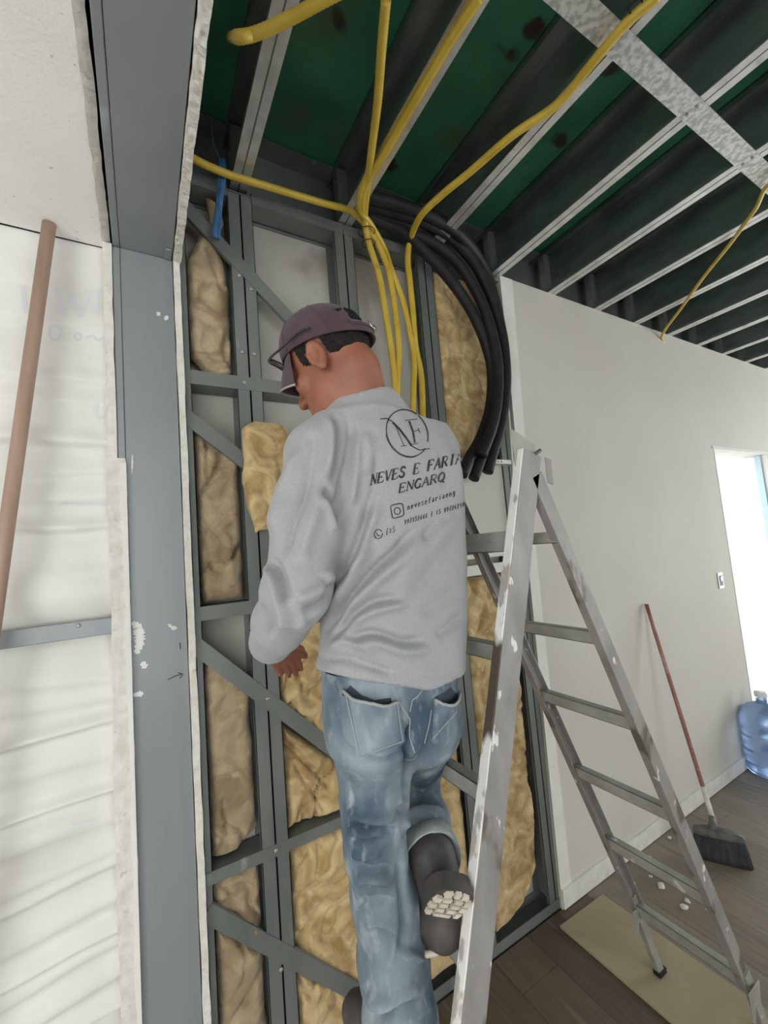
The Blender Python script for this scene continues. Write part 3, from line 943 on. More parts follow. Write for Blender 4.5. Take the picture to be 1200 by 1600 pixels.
def slab(prof):
    """prof: list of (half-length, half-width, z, lean)"""
    mb = MB()
    rows = []
    for (a, b, z, ln) in prof:
        rows.append([broom_pt(a * math.copysign(abs(math.cos(t)) ** .45, math.cos(t)), ln + b * math.copysign(abs(math.sin(t)) ** .6, math.sin(t)), z) for t in np.linspace(0, 2 * PI, 40, endpoint=False)])
    k = 40
    vs = [p for r in rows for p in r]
    fs = [(i * k + j, i * k + (j + 1) % k, (i + 1) * k + (j + 1) % k, (i + 1) * k + j) for i in range(len(rows) - 1) for j in range(k)] + [tuple(range(k - 1, -1, -1)), tuple((len(rows) - 1) * k + j for j in range(k))]
    return mb.add(vs, fs)


obj('bristles', slab([(.118, .032, .001, -.012), (.115, .030, .03, -.008), (.106, .026, .08, 0), (.100, .022, .105, .004)]), MT['bristle'], br, smooth=True)
obj('head_block', slab([(.102, .026, .100, .004), (.104, .027, .112, .005), (.096, .024, .128, .006), (.05, .018, .136, .006)]), MT['broom_top'], br, smooth=True)
obj('socket', MB().tube([broom_pt(-.02, .0, .12), hq + (hp - hq) * .035], [.02, .015], 14), MT['broom_top'], br, smooth=True)

# blue water jug in the doorway
jc = atz(1207, 1207, 0.0)
jg = empty('water_jug', (jc[0], jc[1], 0))
tag(jg, 'big translucent blue water jug standing by the doorway', 'water jug')
R_ = .135
prof = [(.10, .002), (.118, .004), (.130, .016), (R_, .035)]
z = .06
for k in range(3):
    prof += [(R_, z), (R_ - .006, z + .012), (R_ - .006, z + .022), (R_, z + .034), (R_, z + .08)]
    z += .09
prof += [(R_ - .004, z + .02), (.115, z + .06), (.085, z + .09), (.05, z + .105), (.034, z + .112), (.028, z + .12), (.028, z + .155), (.031, z + .157), (.031, z + .168), (.022, z + .17)]
obj('bottle', MB().lathe(prof, (jc[0], jc[1], 0), 36), MT['jug'], jg, smooth=True)
obj('cap', MB().lathe([(.0325, z + .150), (.0335, z + .153), (.0335, z + .176), (.030, z + .180)], (jc[0], jc[1], 0), 24), MT['plug'], jg, smooth=True)

# outlet box on the wall
sc_ = aty(1125, 907, 0)
so = tag(obj('outlet_plate', MB().box((sc_[0] - .035, -.007, sc_[2] - .056), (sc_[0] + .035, -.0005, sc_[2] + .056)), MT['plug'], bevel=.003), 'small white outlet plate on the finished wall left of the doorway', 'outlet')
obj('insert', MB().box((sc_[0] - .018, -.0095, sc_[2] - .034), (sc_[0] + .018, -.0072, sc_[2] + .034)), MT['socket_dark'], so)
obj('module', MB().box((sc_[0] - .014, -.0125, sc_[2] - .002), (sc_[0] + .014, -.0098, sc_[2] + .028)), MT['plug'], so)

# ================================================================== LADDER
LY0, LY1 = -.715, -.385            # near and far rails
ld = empty('step_ladder', (.93, -.55, 0))
tag(ld, 'paint-splashed aluminium step ladder standing open beside the man', 'ladder')


_q0, _q1 = aty(746, 1540, LY0), aty(830, 725, LY0)


def lfront(z):
    return _q0[0] + (_q1[0] - _q0[0]) * (z - _q0[2]) / (_q1[2] - _q0[2])


def lrear(z):
    return 1.640 - .441 * z


for Y, nm in ((LY0, 'near'), (LY1, 'far')):
    sgn = -1 if nm == 'near' else 1
    P, Q = np.array([lfront(.004), Y, .004]), np.array([lfront(1.855), Y, 1.855])
    mb = MB().bar(P, Q, .062, .003, side=(0, 1, 0))
    dirv = (Q - P) / np.linalg.norm(Q - P)
    c = np.cross(dirv, [0, 1, 0])                       # across the rail, in the ladder's side view
    mb.bar(P - c * .030 - np.array([0, sgn * .010, 0]), Q - c * .030 - np.array([0, sgn * .010, 0]), .003, .022, side=(0, 1, 0))
    rail = obj('front_rail', mb, MT['ladder'], ld, bevel=.001)
    mb = MB().bar(P + c * .0335 - np.array([0, sgn * .011, 0]), Q + c * .0335 - np.array([0, sgn * .011, 0]), .004, .024, side=(0, 1, 0))
    obj('worn_edge', mb, MT['ladder_edge'], rail, bevel=.001)
    zt = 1.80
    P, Q = np.array([lrear(.27), Y, .27]), np.array([lrear(zt), Y, zt])
    mb = MB().bar(P, Q, .040, .003, side=(0, 1, 0))
    dirv = (Q - P) / np.linalg.norm(Q - P)
    c = np.cross(dirv, [0, 1, 0])
    for s in (-1, 1):
        mb.bar(P + c * .019 * s - np.array([0, sgn * .011, 0]), Q + c * .019 * s - np.array([0, sgn * .011, 0]), .003, .024, side=(0, 1, 0))
    obj('rear_rail', mb, MT['ladder'], ld, bevel=.001)
    P, Q = np.array([lrear(.0) - .03, Y, .013]), np.array([lrear(.33), Y, .33])
    mb = MB().bar(P, Q, .030, .020, side=(0, 1, 0))
    obj('leg_extension', mb, MT['rung'], ld, bevel=.002)
    P = np.array([lrear(.0) - .031, Y, .0115 if Y > -.5 else .0115])
    obj('rubber_foot', MB().box((P[0] - .022, Y - .014, .0105 if 1 else 0), (P[0] + .022, Y + .014, .030)), MT['black'], ld, bevel=.003)
    # hinge plate
    s = .012 if nm == 'near' else -.012
    x0 = lfront(1.86)
    poly = [(x0 - .050, 1.915), (x0 - .046, 1.916), (x0 + .030, 1.880), (x0 + .032, 1.858), (x0 + .004, 1.845), (x0 - .012, 1.815), (x0 - .030, 1.79), (x0 - .048, 1.80)]
    hp_ = obj('hinge_plate', MB().prism(poly, 'y', Y + s * 1.2, Y + s * 1.2 + .003), MT['rung'], ld, bevel=.001)
    obj('hinge_pin', MB().tube([(x0 + .000, Y + s * .4, 1.846), (x0 + .026, Y - s * .2, 1.862)], .005, 8), MT['socket_dark'], hp_, smooth=True)
    obj('catch_plate', MB().prism([(x0 + .040, 1.845), (x0 + .062, 1.84), (x0 + .060, 1.775), (x0 + .040, 1.78)], 'y', Y - s * .3, Y - s * .3 + .003), MT['ladder'], ld, bevel=.001)


def tread(x, z, name, tilt, h=.036):
    """ladder tread: an angle profile between the two rails"""
    mb = MB()
    mb.box((x - .004, LY0 + .003, z - h / 2), (x + .022, LY1 - .003, z - h / 2 + .003))
    mb.box((x - .004, LY0 + .003, z - h / 2), (x, LY1 - .003, z + h / 2))
    mb.box((x - .004, LY0 + .003, z + h / 2 - .003), (x + .026, LY1 - .003, z + h / 2))
    mb.box((x - .0055, LY0 + .003, z - .002), (x - .0035, LY1 - .003, z + h / 2))
    return obj(name, mb, MT['rung'], ld, bevel=.001)


for z in (.286, .564, .841, 1.120, 1.394):
    tread(lfront(z) - .012, z, 'tread', 1)
tread(lfront(1.643) - .012, 1.643, 'tread', 1, .05)
for z in (.286, .564, .841, 1.122, 1.37):
    tread(lrear(z) - .010, z, 'rear_tread', -1, .032)
tread(lrear(1.643) - .014, 1.643, 'rear_tread', -1, .03)
for Y in (LY0, LY1):
    x = lrear(.286)
    obj('hanging_bracket', MB().prism([(x - .05, .30), (x + .02, .30), (x + .01, .24), (x - .02, .255), (x - .035, .215), (x - .05, .225)], 'y', Y - .02, Y - .017), MT['rung'], ld, bevel=.001)

# ================================================================== DISTANCE-FIELD MODELLING
class Field:
    def __init__(self, lo, hi, h):
        self.lo, self.h = np.array(lo, float), h
        self.n = np.ceil((np.array(hi) - self.lo) / h).astype(int) + 1
        self.a = np.full(self.n, .5, np.float32)

    def block(self, lo, hi):
        i0 = np.clip(np.floor((np.array(lo) - self.lo) / self.h).astype(int), 0, self.n)
        i1 = np.clip(np.ceil((np.array(hi) - self.lo) / self.h).astype(int) + 1, 0, self.n)
        ax = [self.lo[k] + self.h * np.arange(i0[k], i1[k]) for k in range(3)]
        return tuple(slice(i0[k], i1[k]) for k in range(3)), np.stack(np.meshgrid(*ax, indexing='ij'), -1)

    def add(self, fn, lo, hi, k=.0, pad=None, op='u'):
        pad = (k + .02) if pad is None else pad
        sl, P = self.block(np.array(lo) - pad, np.array(hi) + pad)
        if P.size == 0:
            return self
        d = fn(P).astype(np.float32)
        a = self.a[sl]
        if op == 'u':
            if k > 0:
                h = np.clip(k - np.abs(a - d), 0, None) / k
                self.a[sl] = np.minimum(a, d) - h * h * k * .25
            else:
                self.a[sl] = np.minimum(a, d)
        elif op == 's':
            if k > 0:
                h = np.clip(k - np.abs(a + d), 0, None) / k
                self.a[sl] = np.maximum(a, -d) + h * h * k * .25
            else:
                self.a[sl] = np.maximum(a, -d)
        return self

    def cone(self, p, q, r0, r1, k=.02, op='u'):
        p, q = np.array(p, float), np.array(q, float)
        v = q - p
        L2 = v @ v + 1e-12

        def fn(P):
            w = P - p
            t = np.clip((w @ v) / L2, 0, 1)
            return np.linalg.norm(w - t[..., None] * v, axis=-1) - (r0 + (r1 - r0) * t)
        R = max(r0, r1)
        return self.add(fn, np.minimum(p, q) - R, np.maximum(p, q) + R, k, op=op)

    def chain(self, pts, rs, k=.02):
        for i in range(len(pts) - 1):
            self.cone(pts[i], pts[i + 1], rs[i], rs[i + 1], k if i == 0 else min(k, .02))
        return self

    def ellipsoid(self, c, rad, R=np.eye(3), k=.02, op='u'):
        """R: rows are the local axes in world space"""
        c, rad = np.array(c, float), np.array(rad, float)

        def fn(P):
            q = (P - c) @ R.T / rad
            f = np.linalg.norm(q, axis=-1)
            g = np.linalg.norm(q / rad, axis=-1) + 1e-9
            return f * (f - 1) / g
        m = max(rad)
        return self.add(fn, c - m, c + m, k, op=op)

    def loft(self, rows, n=2.4, k=.03, zpad=.0):
        """rows: (z, cx, cy, a, b) rising"""
        T = np.array(rows, float)

        def fn(P):
            z = P[..., 2]
            zc = np.clip(z, T[0, 0], T[-1, 0])
            cx, cy, a, b = (np.interp(zc, T[:, 0], T[:, i]) for i in (1, 2, 3, 4))
            u, v = np.abs(P[..., 0] - cx) / a, np.abs(P[..., 1] - cy) / b
            f = (u ** n + v ** n) ** (1 / n)
            d = (f - 1) * np.minimum(a, b)
            return np.maximum(d, np.maximum(T[0, 0] - z, z - T[-1, 0]))
        m = max(T[:, 3].max(), T[:, 4].max())
        return self.add(fn, [T[:, 1].min() - m, T[:, 2].min() - m, T[0, 0]], [T[:, 1].max() + m, T[:, 2].max() + m, T[-1, 0]], k)

    def mesh(self):
        a = self.a
        s = a < 0
        nx, ny, nz = a.shape
        c = np.zeros((nx - 1, ny - 1, nz - 1), np.uint8)
        for i in (0, 1):
            for j in (0, 1):
                for k in (0, 1):
                    c += s[i:nx - 1 + i, j:ny - 1 + j, k:nz - 1 + k]
        act = np.argwhere((c > 0) & (c < 8))
        idx = np.full(c.shape, -1, np.int32)
        idx[tuple(act.T)] = np.arange(len(act))
        corners = np.array([(i, j, k) for i in (0, 1) for j in (0, 1) for k in (0, 1)])
        val = np.stack([a[tuple((act + q).T)] for q in corners], 1)
        acc, cnt = np.zeros((len(act), 3)), np.zeros(len(act))
        for m in range(8):
            for ax, st in ((0, 4), (1, 2), (2, 1)):
                if m & st:
                    continue
                v0, v1 = val[:, m], val[:, m | st]
                cr = (v0 < 0) != (v1 < 0)
                t = np.where(cr, v0 / np.where(cr, v0 - v1, 1), 0)
                p = np.repeat(corners[m][None].astype(float), len(act), 0)
                p[:, ax] += t
                acc += p * cr[:, None]
                cnt += cr
        V = self.lo + self.h * (act + acc / cnt[:, None])
        F = []
        for ax in range(3):
            o = [1, 2] if ax == 0 else ([2, 0] if ax == 1 else [0, 1])
            lo_ = [slice(None)] * 3
            hi_ = [slice(None)] * 3
            lo_[ax], hi_[ax] = slice(0, -1), slice(1, None)
            e = s[tuple(lo_)] != s[tuple(hi_)]
            E_ = np.argwhere(e)
            E_ = E_[(E_[:, o[0]] > 0) & (E_[:, o[1]] > 0) & (E_[:, o[0]] < a.shape[o[0]] - 1) & (E_[:, o[1]] < a.shape[o[1]] - 1)]
            flip = s[tuple(E_.T)]
            q = []
            for da, db in ((0, 0), (1, 0), (1, 1), (0, 1)):
                t = E_.copy()
                t[:, o[0]] -= da
                t[:, o[1]] -= db
                q.append(idx[tuple(t.T)])
            q = np.stack(q, 1)
            q[~flip] = q[~flip][:, ::-1]
            F.append(q)
        return V, np.vstack(F)


def to_mesh(name, V, F):
    me = bpy.data.meshes.new(name)
    me.vertices.add(len(V))
    me.vertices.foreach_set('co', V.astype(np.float32).ravel())
    me.loops.add(F.size)
    me.loops.foreach_set('vertex_index', F.astype(np.int32).ravel())
    me.polygons.add(len(F))
    me.polygons.foreach_set('loop_start', np.arange(0, F.size, 4, dtype=np.int32))
    me.update(calc_edges=True)
    me.validate()
    return me


def relax(V, F, it=3, f=.5):
    e = np.vstack([F[:, [0, 1]], F[:, [1, 2]], F[:, [2, 3]], F[:, [3, 0]]])
    e = np.vstack([e, e[:, ::-1]])
    cnt = np.bincount(e[:, 0], minlength=len(V))
    for _ in range(it):
        s = np.stack([np.bincount(e[:, 0], weights=V[e[:, 1], k], minlength=len(V)) for k in range(3)], 1)
        V = V + f * (s / np.maximum(cnt, 1)[:, None] - V)
    return V


def normals(V, F):
    n = np.cross(V[F[:, 2]] - V[F[:, 0]], V[F[:, 3]] - V[F[:, 1]])
    N = np.zeros_like(V)
    for k in range(4):
        for c in range(3):
            N[:, c] += np.bincount(F[:, k], weights=n[:, c], minlength=len(V))
    N /= np.linalg.norm(N, axis=1)[:, None] + 1e-12
    return N


def creases(V, N, lines):
    """cloth folds: polylines in picture points, each with (width in points, height in metres); laid on the side they are seen on"""
    px = project(V)
    facing = np.clip(((CAM - V) * N).sum(1) / np.linalg.norm(CAM - V, axis=1) * 3 + .3, 0, 1)
    out = np.zeros(len(V))
    for pts, w, h in lines:
        S = spline([(x, y, 0) for x, y in pts], 160)[:, :2] if len(pts) > 2 else np.linspace(pts[0], pts[1], 60)
        lo, hi = S.min(0) - 3.5 * w, S.max(0) + 3.5 * w
        m = np.where((px[:, 0] > lo[0]) & (px[:, 0] < hi[0]) & (px[:, 1] > lo[1]) & (px[:, 1] < hi[1]))[0]
        if not len(m):
            continue
        D = np.hypot(px[m, None, 0] - S[None, :, 0], px[m, None, 1] - S[None, :, 1])
        k = D.argmin(1)
        t = k / (len(S) - 1)
        tp = np.clip(np.minimum(t, 1 - t) / .22, 0, 1)
        tp = tp * tp * (3 - 2 * tp)
        out[m] += h * np.exp(-(D[np.arange(len(m)), k] / w) ** 2) * tp
    return out * facing


# ================================================================== THE MAN
def depth_of(p):
    return (np.asarray(p) - CAM) @ CF


NB = aty(572, 634, -.60)                 # base of the neck
LS, RS = aty(502, 716, -.61), aty(668, 706, -.575)
LE, LW = aty(463, 925, -.645), aty(424, 1002, -.44)
RE, RW = np.array([.63, -.36, 1.58]), np.array([.50, -.24, 1.47])
LHIP, RHIP = aty(577, 1105, -.60), aty(650, 1105, -.585)
LK, LA = aty(584, 1290, -.575), aty(626, 1590, -.56)
RK, RA = aty(648, 1225, -.36), aty(676, 1340, -.60)
RB = aty(692, 1456, -.632)               # ball of the right foot
HEEL = aty(697, 1405, -.655)
TOE = RB + np.array([-.085, .135, -.004])
LB = aty(560, 1580, -.47)

SKIN = mat('weathered skin', (.255, .092, .052), (.335, .130, .078), 14, .55, bump=.1, bump_scale=120, spots=[((.23, .085, .055), 9, .58, .18)])
SHIRT = mat('grey melange jersey', (.30, .30, .31), (.38, .38, .39), 300, .85, bump=.12, bump_scale=400, lo=.3, hi=.7, sheen=.15, stretch=(1, 1, 2.2))
DENIM = mat('faded denim', (.055, .092, .132), (.27, .33, .37), 9, .85, bump=.3, bump_scale=420, lo=.33, hi=.67, detail=14, spots=[((.38, .43, .455), 42, .56, .28), ((.04, .062, .088), 6, .55, .25), ((.36, .41, .43), 14, .60, .2)], stretch=(1, 1, .55))
DENIM_DARK = mat('dark denim inside', (.03, .04, .055), (.05, .07, .09), 20, .9)
DENIM_HEM = mat('pale worn denim hem', (.34, .39, .40), (.50, .53, .52), 40, .85, bump=.3, bump_scale=200)
STITCH = mat('pale denim thread', (.33, .355, .35), rough=.85)
BOOT = mat('dark worn leather', (.045, .040, .038), (.085, .076, .07), 18, .6, bump=.25, bump_scale=90, spots=[((.17, .155, .14), 11, .64, .12)])
SOLE = mat('cream rubber tread', (.52, .47, .38), (.66, .60, .50), 30, .7, bump=.15)
SOLE_DARK = mat('dark rubber sole', (.05, .045, .04), (.08, .07, .062), 30, .8)
CAPM = mat('maroon cap cloth', (.058, .030, .042), (.078, .042, .056), 30, .8, bump=.2, bump_scale=350, sheen=.15)
HAIR = mat('short black hair', (.010, .009, .008), (.024, .020, .018), 160, .85, bump=.8, bump_scale=300, spec=.2)
PRINT = mat('black shirt print', (.020, .020, .022), (.10, .10, .105), 70, .8, lo=.45, hi=.75)
EYE = mat('eye white', (.7, .68, .64), rough=.3)
GLASSF = mat('dark spectacle frame', (.03, .026, .028), rough=.35)
GLASSL = mat('pale tinted lens', (.62, .62, .60), rough=.1)
TRIM = mat('beige brim piping', (.36, .32, .27), rough=.7)
BUCKLE = mat('bright buckle', (.75, .75, .73), rough=.25, metal=.9)

# ---- head frame
az, pt_ = math.radians(-29), math.radians(25)
HF = np.array([math.sin(az) * math.cos(pt_), math.cos(az) * math.cos(pt_), -math.sin(pt_)])
HX = np.cross(HF, [0, 0, 1])
HX /= np.linalg.norm(HX)
HU = np.cross(HX, HF)
roll = math.radians(6)
HX, HU = HX * math.cos(roll) + HU * math.sin(roll), HU * math.cos(roll) - HX * math.sin(roll)
HR = np.stack([HX, HF, HU])
HC = aty(520, 566, -.575)


def hd(x, y, z):
    return HC + HX * x + HF * y + HU * z


body = Field((.02, -.86, .46), (.92, -.12, 2.26), .0042)
B = body
# torso, slightly inside the clothes
def torso_rows(spec, shrink=0, rho=.66):
    rows = []
    for y, xl, xr, Yc in spec:
        c = aty((xl + xr) / 2, y, Yc)
        W = (xr - xl) / 2 / FPX * depth_of(c)
        a = W / math.sqrt(.735 + .265 * rho * rho)
        rows.append((c[2], c[0], c[1], a - shrink, a * rho - shrink))
    return sorted(rows)


SPEC = [(1105, 512, 722, -.598), (1060, 498, 727, -.60), (1000, 506, 730, -.60), (900, 513, 731, -.602), (800, 508, 727, -.60), (740, 496, 722, -.598), (695, 492, 706, -.596), (668, 505, 690, -.594)]
B.loft(torso_rows(SPEC[1:], .028), 2.3, .03)
B.cone(NB - [0, 0, .03], LS, .045, .055, .05).cone(NB - [0, 0, .03], RS, .045, .055, .05)
B.ellipsoid((LHIP + RHIP) / 2 + [0, 0, .02], (.11, .07, .09), k=.04)
B.chain([LS, LE, LW], [.043, .036, .028], .03).chain([RS, RE, RW], [.043, .036, .028], .03)
B.chain([LHIP, LK, LA], [.062, .044, .042], .04).chain([RHIP, RK, RA], [.055, .045, .040], .04)
B.chain([RA, HEEL + [0, .02, .02]], [.04, .035], .02).chain([HEEL + [0, .02, .02], RB, TOE], [.032, .03, .022], .02)
B.chain([LA, LA - [0, 0, .03]], [.042, .04], .02).chain([LA - [0, 0, .05], LB], [.036, .026], .02)
# neck and head
B.cone(NB + [0, .015, -.03], hd(0, -.035, -.055), .066, .056, .03)
B.cone(NB + [0, .05, -.05], hd(0, .0, -.08), .045, .045, .03)
B.ellipsoid(hd(0, -.004, .032), (.074, .096, .094), HR, .02)
B.ellipsoid(hd(0, .030, -.045), (.060, .068, .070), HR, .03)
B.ellipsoid(hd(0, .040, -.075), (.050, .055, .040), HR, .03)
B.ellipsoid(hd(0, .084, -.098), (.022, .018, .018), HR, .03)             # chin
B.ellipsoid(hd(0, .088, .022), (.058, .014, .014), HR, .02)              # brow
B.cone(hd(0, .096, .008), hd(0, .118, -.028), .009, .013, .014)          # nose
for s in (-1, 1):
    B.ellipsoid(hd(.012 * s, .106, -.031), (.009, .010, .008), HR, .008)
    B.ellipsoid(hd(.045 * s, .068, -.022), (.022, .020, .018), HR, .02)  # cheek
    B.ellipsoid(hd(.032 * s, .098, .004), (.015, .012, .010), HR, .006, 's')
    B.ellipsoid(hd(.032 * s, .083, .004), (.0125, .0125, .0115), HR, .003)
    # ear: a tilted shell with a hollow
    er = HR.copy()
    t = math.radians(22) * s
    er[0], er[1] = HX * math.cos(t) - HF * math.sin(t) * 1, HF * math.cos(t) + HX * math.sin(t) * 1
    ec = hd(.083 * s, -.010, -.014)
    B.ellipsoid(ec, (.010, .021, .034), er, .006)
    B.ellipsoid(ec + HX * s * .008 + HF * .003, (.008, .012, .021), er, .006, 's')
    B.ellipsoid(ec + HF * .016 - HU * .004, (.006, .006, .009), er, .004)
    B.ellipsoid(ec - HU * .031, (.007, .010, .010), er, .006)
B.ellipsoid(hd(0, .097, -.056), (.022, .012, .006), HR, .008)
B.ellipsoid(hd(0, .095, -.069), (.019, .012, .007), HR, .008)
B.ellipsoid(hd(0, .110, -.0625), (.026, .012, .0018), HR, .003, 's')


def hand(w, toward, up, side, grip, flip=1):
    """palm and five bent fingers. toward: along the palm; side: towards the thumb; up: back of the hand"""
    t, u, s = (np.array(v, float) / np.linalg.norm(v) for v in (toward, up, side))
    P = lambda a, b, c: w + t * a + s * b * flip + u * c
    for b in (-.028, -.010, .010, .028):
        B.cone(P(.005, b * .6, 0), P(.082, b, 0), .017, .0125, .012)
    for b, L, bd in ((.030, .072, 0), (.010, .082, .05), (-.010, .076, .0), (-.029, .060, -.05)):
        g = grip + bd
        a0 = P(.084, b, -.001)
        d1 = t * math.cos(g * .6) - u * math.sin(g * .6)
        d2 = t * math.cos(g * 1.5) - u * math.sin(g * 1.5)
        d3 = t * math.cos(g * 2.2) - u * math.sin(g * 2.2)
        a1 = a0 + d1 * L * .45
        a2 = a1 + d2 * L * .32
        a3 = a2 + d3 * L * .25
        B.cone(a0, a1, .0098, .0090, .006).cone(a1, a2, .0090, .0082, .003).cone(a2, a3, .0082, .0070, .003)
    q0, q1 = P(.022, .026, -.008), P(.055, .054, -.020)
    q2 = P(.082, .060, -.034)
    B.cone(P(.012, .012, -.004), q0, .017, .016, .012).cone(q0, q1, .0145, .0112, .008).cone(q1, q2, .0108, .0085, .004)


HT = aty(447, 1030, -.345) - LW
hand(LW + HT * .12, HT, [-.3, -.5, .8], [1, .3, .1], .55)
hand(RW, [-.25, .9, .1], [.3, 0, .9], [-1, 0, 0], .5)

V, F = B.mesh()
V = relax(V, F, 2, .5)
person = obj_mesh('person', to_mesh('person', V, F), SKIN, None, True)
tag(person, 'man in grey printed shirt, jeans and maroon cap standing on the ladder', 'person')


def part(name, V, F, material, parent=person):
    return obj_mesh(name, to_mesh(name, V, F), material, parent, True)


for s in (-1, 1):
    bm = MB()
    c = hd(.032 * s, .0855, .004)
    rr = .0115
    rows = []
    for i in range(9):
        th = PI * i / 8
        rows.append([c + HR.T @ np.array([rr * math.sin(th) * math.cos(p), rr * math.sin(th) * math.sin(p), rr * math.cos(th)]) for p in np.linspace(0, 2 * PI, 14)])
    bm.grid(np.array(rows))
    obj('eye', bm, EYE, person, True)

# ---- shirt
S_ = Field((-.0, -.88, 1.22), (.95, -.16, 2.08), .0046)
S_.loft(torso_rows(SPEC[1:]), 2.35, .04)
S_.cone(NB - [0, 0, .035], LS, .062, .066, .05).cone(NB - [0, 0, .035], RS, .062, .064, .05)
S_.cone(NB - [0, .0, .12], NB - [0, 0, .02], .11, .066, .06)
S_.chain([LS, LS * .45 + LE * .55 + [0, 0, 0], LE, LE * .45 + LW * .55, LW], [.066, .064, .061, .056, .047], .04)
S_.chain([RS, RE, RW], [.064, .062, .048], .04)
LWD = (LW - LE) / np.linalg.norm(LW - LE)
S_.cone(LW - LWD * .02, LW + LWD * .02, .043, .038, .01)
# hem: cut by a slightly tilted plane
ha, hb, hc2 = aty(604, 1071, -.715), aty(497, 1047, -.60), aty(726, 1068, -.575)
hn = np.cross(hb - ha, hc2 - ha)
hn /= np.linalg.norm(hn)
if hn[2] > 0:
    hn = -hn
sl, P = S_.block(S_.lo, S_.lo + S_.h * S_.n)
dist_hem = ((P - ha) @ hn).astype(np.float32)
arm = np.full(S_.a.shape, 1, np.float32)
v = LW - LE
w_ = P - LE
t_ = np.clip((w_ @ v) / (v @ v), 0, 1.3)
arm = np.linalg.norm(w_ - t_[..., None] * v, axis=-1) - .10
S_.a[sl] = np.where(arm < 0, S_.a[sl], np.maximum(S_.a[sl], dist_hem))
# neck opening round the skin of the neck
S_.cone(NB + [0, .012, -.03], hd(0, -.03, -.06), .066, .062, .008, 's')
V, F = S_.mesh()
V = relax(V, F, 3, .5)
N = normals(V, F)
cz = lambda pts: [(380 + x / 2.54, 450 + y / 2.54) for x, y in pts]
FOLDS = [
    # long diagonal drag folds from the left hem up the back
    (cz([(300, 1400), (350, 1320), (430, 1215), (520, 1120), (620, 1030), (700, 925)]), 5, -.011), (cz([(390, 1330), (450, 1240), (540, 1150), (640, 1060), (720, 960)]), 9, .009),
    (cz([(330, 1310), (385, 1220), (450, 1110), (520, 1010)]), 8, .008), (cz([(370, 1180), (420, 1090), (470, 960), (500, 840)]), 5, -.007), (cz([(420, 1150), (470, 1040), (510, 930), (540, 840)]), 7, .006),
    (cz([(340, 1400), (430, 1300), (520, 1245), (640, 1225)]), 5, -.009), (cz([(420, 1345), (500, 1290), (600, 1262), (660, 1262)]), 7, .008), (cz([(395, 1340), (430, 1385), (500, 1372), (560, 1380), (640, 1405), (740, 1390)]), 4.5, -.010),
    (cz([(430, 1420), (520, 1405), (640, 1440), (760, 1420)]), 8, .007), (cz([(300, 1470), (400, 1470), (500, 1500), (620, 1540)]), 5, -.006), (cz([(330, 1440), (400, 1400), (460, 1420), (540, 1460)]), 7, .005),
    (cz([(600, 1180), (700, 1060), (790, 960), (850, 880)]), 12, .006), (cz([(640, 1240), (740, 1130), (830, 1010), (870, 930)]), 8, -.005), (cz([(700, 1300), (790, 1240), (860, 1180)]), 10, -.005),
    (cz([(760, 1390), (830, 1340), (880, 1290)]), 8, -.006), (cz([(700, 1010), (760, 940), (820, 900)]), 6, -.004), (cz([(780, 640), (800, 720), (790, 800)]), 6, -.004), (cz([(830, 640), (850, 760), (845, 860)]), 7, .004),
    # armpit and shoulder
    (cz([(400, 470), (425, 560), (420, 660), (400, 760), (385, 870), (355, 980)]), 7, -.010), (cz([(440, 560), (450, 660), (440, 770), (420, 880)]), 8, .007), (cz([(330, 500), (352, 580), (345, 680), (310, 770)]), 7, .008),
    (cz([(370, 490), (385, 600), (370, 720), (350, 800)]), 5, -.006), (cz([(310, 790), (355, 850), (372, 920)]), 4.5, -.010), (cz([(300, 830), (345, 900), (360, 980)]), 6, .007), (cz([(480, 560), (500, 660), (480, 760)]), 8, .004),
    (cz([(520, 640), (530, 740), (500, 860), (460, 960)]), 6, -.004), (cz([(270, 560), (280, 660), (250, 760)]), 8, -.004),
    # sleeve
    (cz([(230, 620), (200, 720), (150, 860), (115, 1000)]), 9, .008), (cz([(270, 700), (240, 820), (190, 950), (160, 1080)]), 7, -.007), (cz([(310, 760), (290, 880), (250, 1000), (230, 1110)]), 9, .006),
    (cz([(85, 1090), (120, 1160), (150, 1260), (190, 1350)]), 6, .009), (cz([(110, 1060), (160, 1160), (180, 1260)]), 5, -.008), (cz([(225, 1290), (280, 1275), (335, 1240), (355, 1160)]), 5, -.012),
    (cz([(200, 1240), (260, 1220), (320, 1180), (345, 1110)]), 8, .008), (cz([(140, 1290), (200, 1330), (260, 1320)]), 6, .006), (cz([(60, 1250), (100, 1330), (120, 1400)]), 6, -.005), (cz([(320, 1130), (330, 1200), (350, 1240)]), 4, -.006),
]
dsp = creases(V, N, [(a, max(b, 6) * 1.1, c) for a, b, c in FOLDS]) * 1.95
dsp += .0055 * fbm(V @ np.array([[.8, .25, -.5], [.1, 1, .1], [.55, .2, .85]]) * np.array([13, 8, 6]), 3) + .0018 * fbm(V * np.array([26, 26, 13]), 2)
hem = np.abs((V - ha) @ hn)
dsp += np.where(np.abs(V - LE).min(1) > 0, .0016 * np.exp(-(hem / .010) ** 2) - .0016 * np.exp(-((hem - .024) / .003) ** 2), 0) * (arm_mask := (np.linalg.norm(V - (LE + np.clip(((V - LE) @ v) / (v @ v), 0, 1.3)[:, None] * v), axis=1) > .10))
V = V + N * dsp[:, None]
shirt = part('shirt', V, F, SHIRT)
shirt_bvh = BVHTree.FromPolygons([Vector(p) for p in V], [tuple(map(int, f)) for f in F])
# collar
cc = NB + np.array([0, .012, -.002])
ring = []
nd = hd(0, -.035, -.06) - (NB + np.array([0, .012, -.03]))
nd /= np.linalg.norm(nd)
e1 = np.cross(nd, [0, 1, 0])
e1 /= np.linalg.norm(e1)
e2 = np.cross(nd, e1)

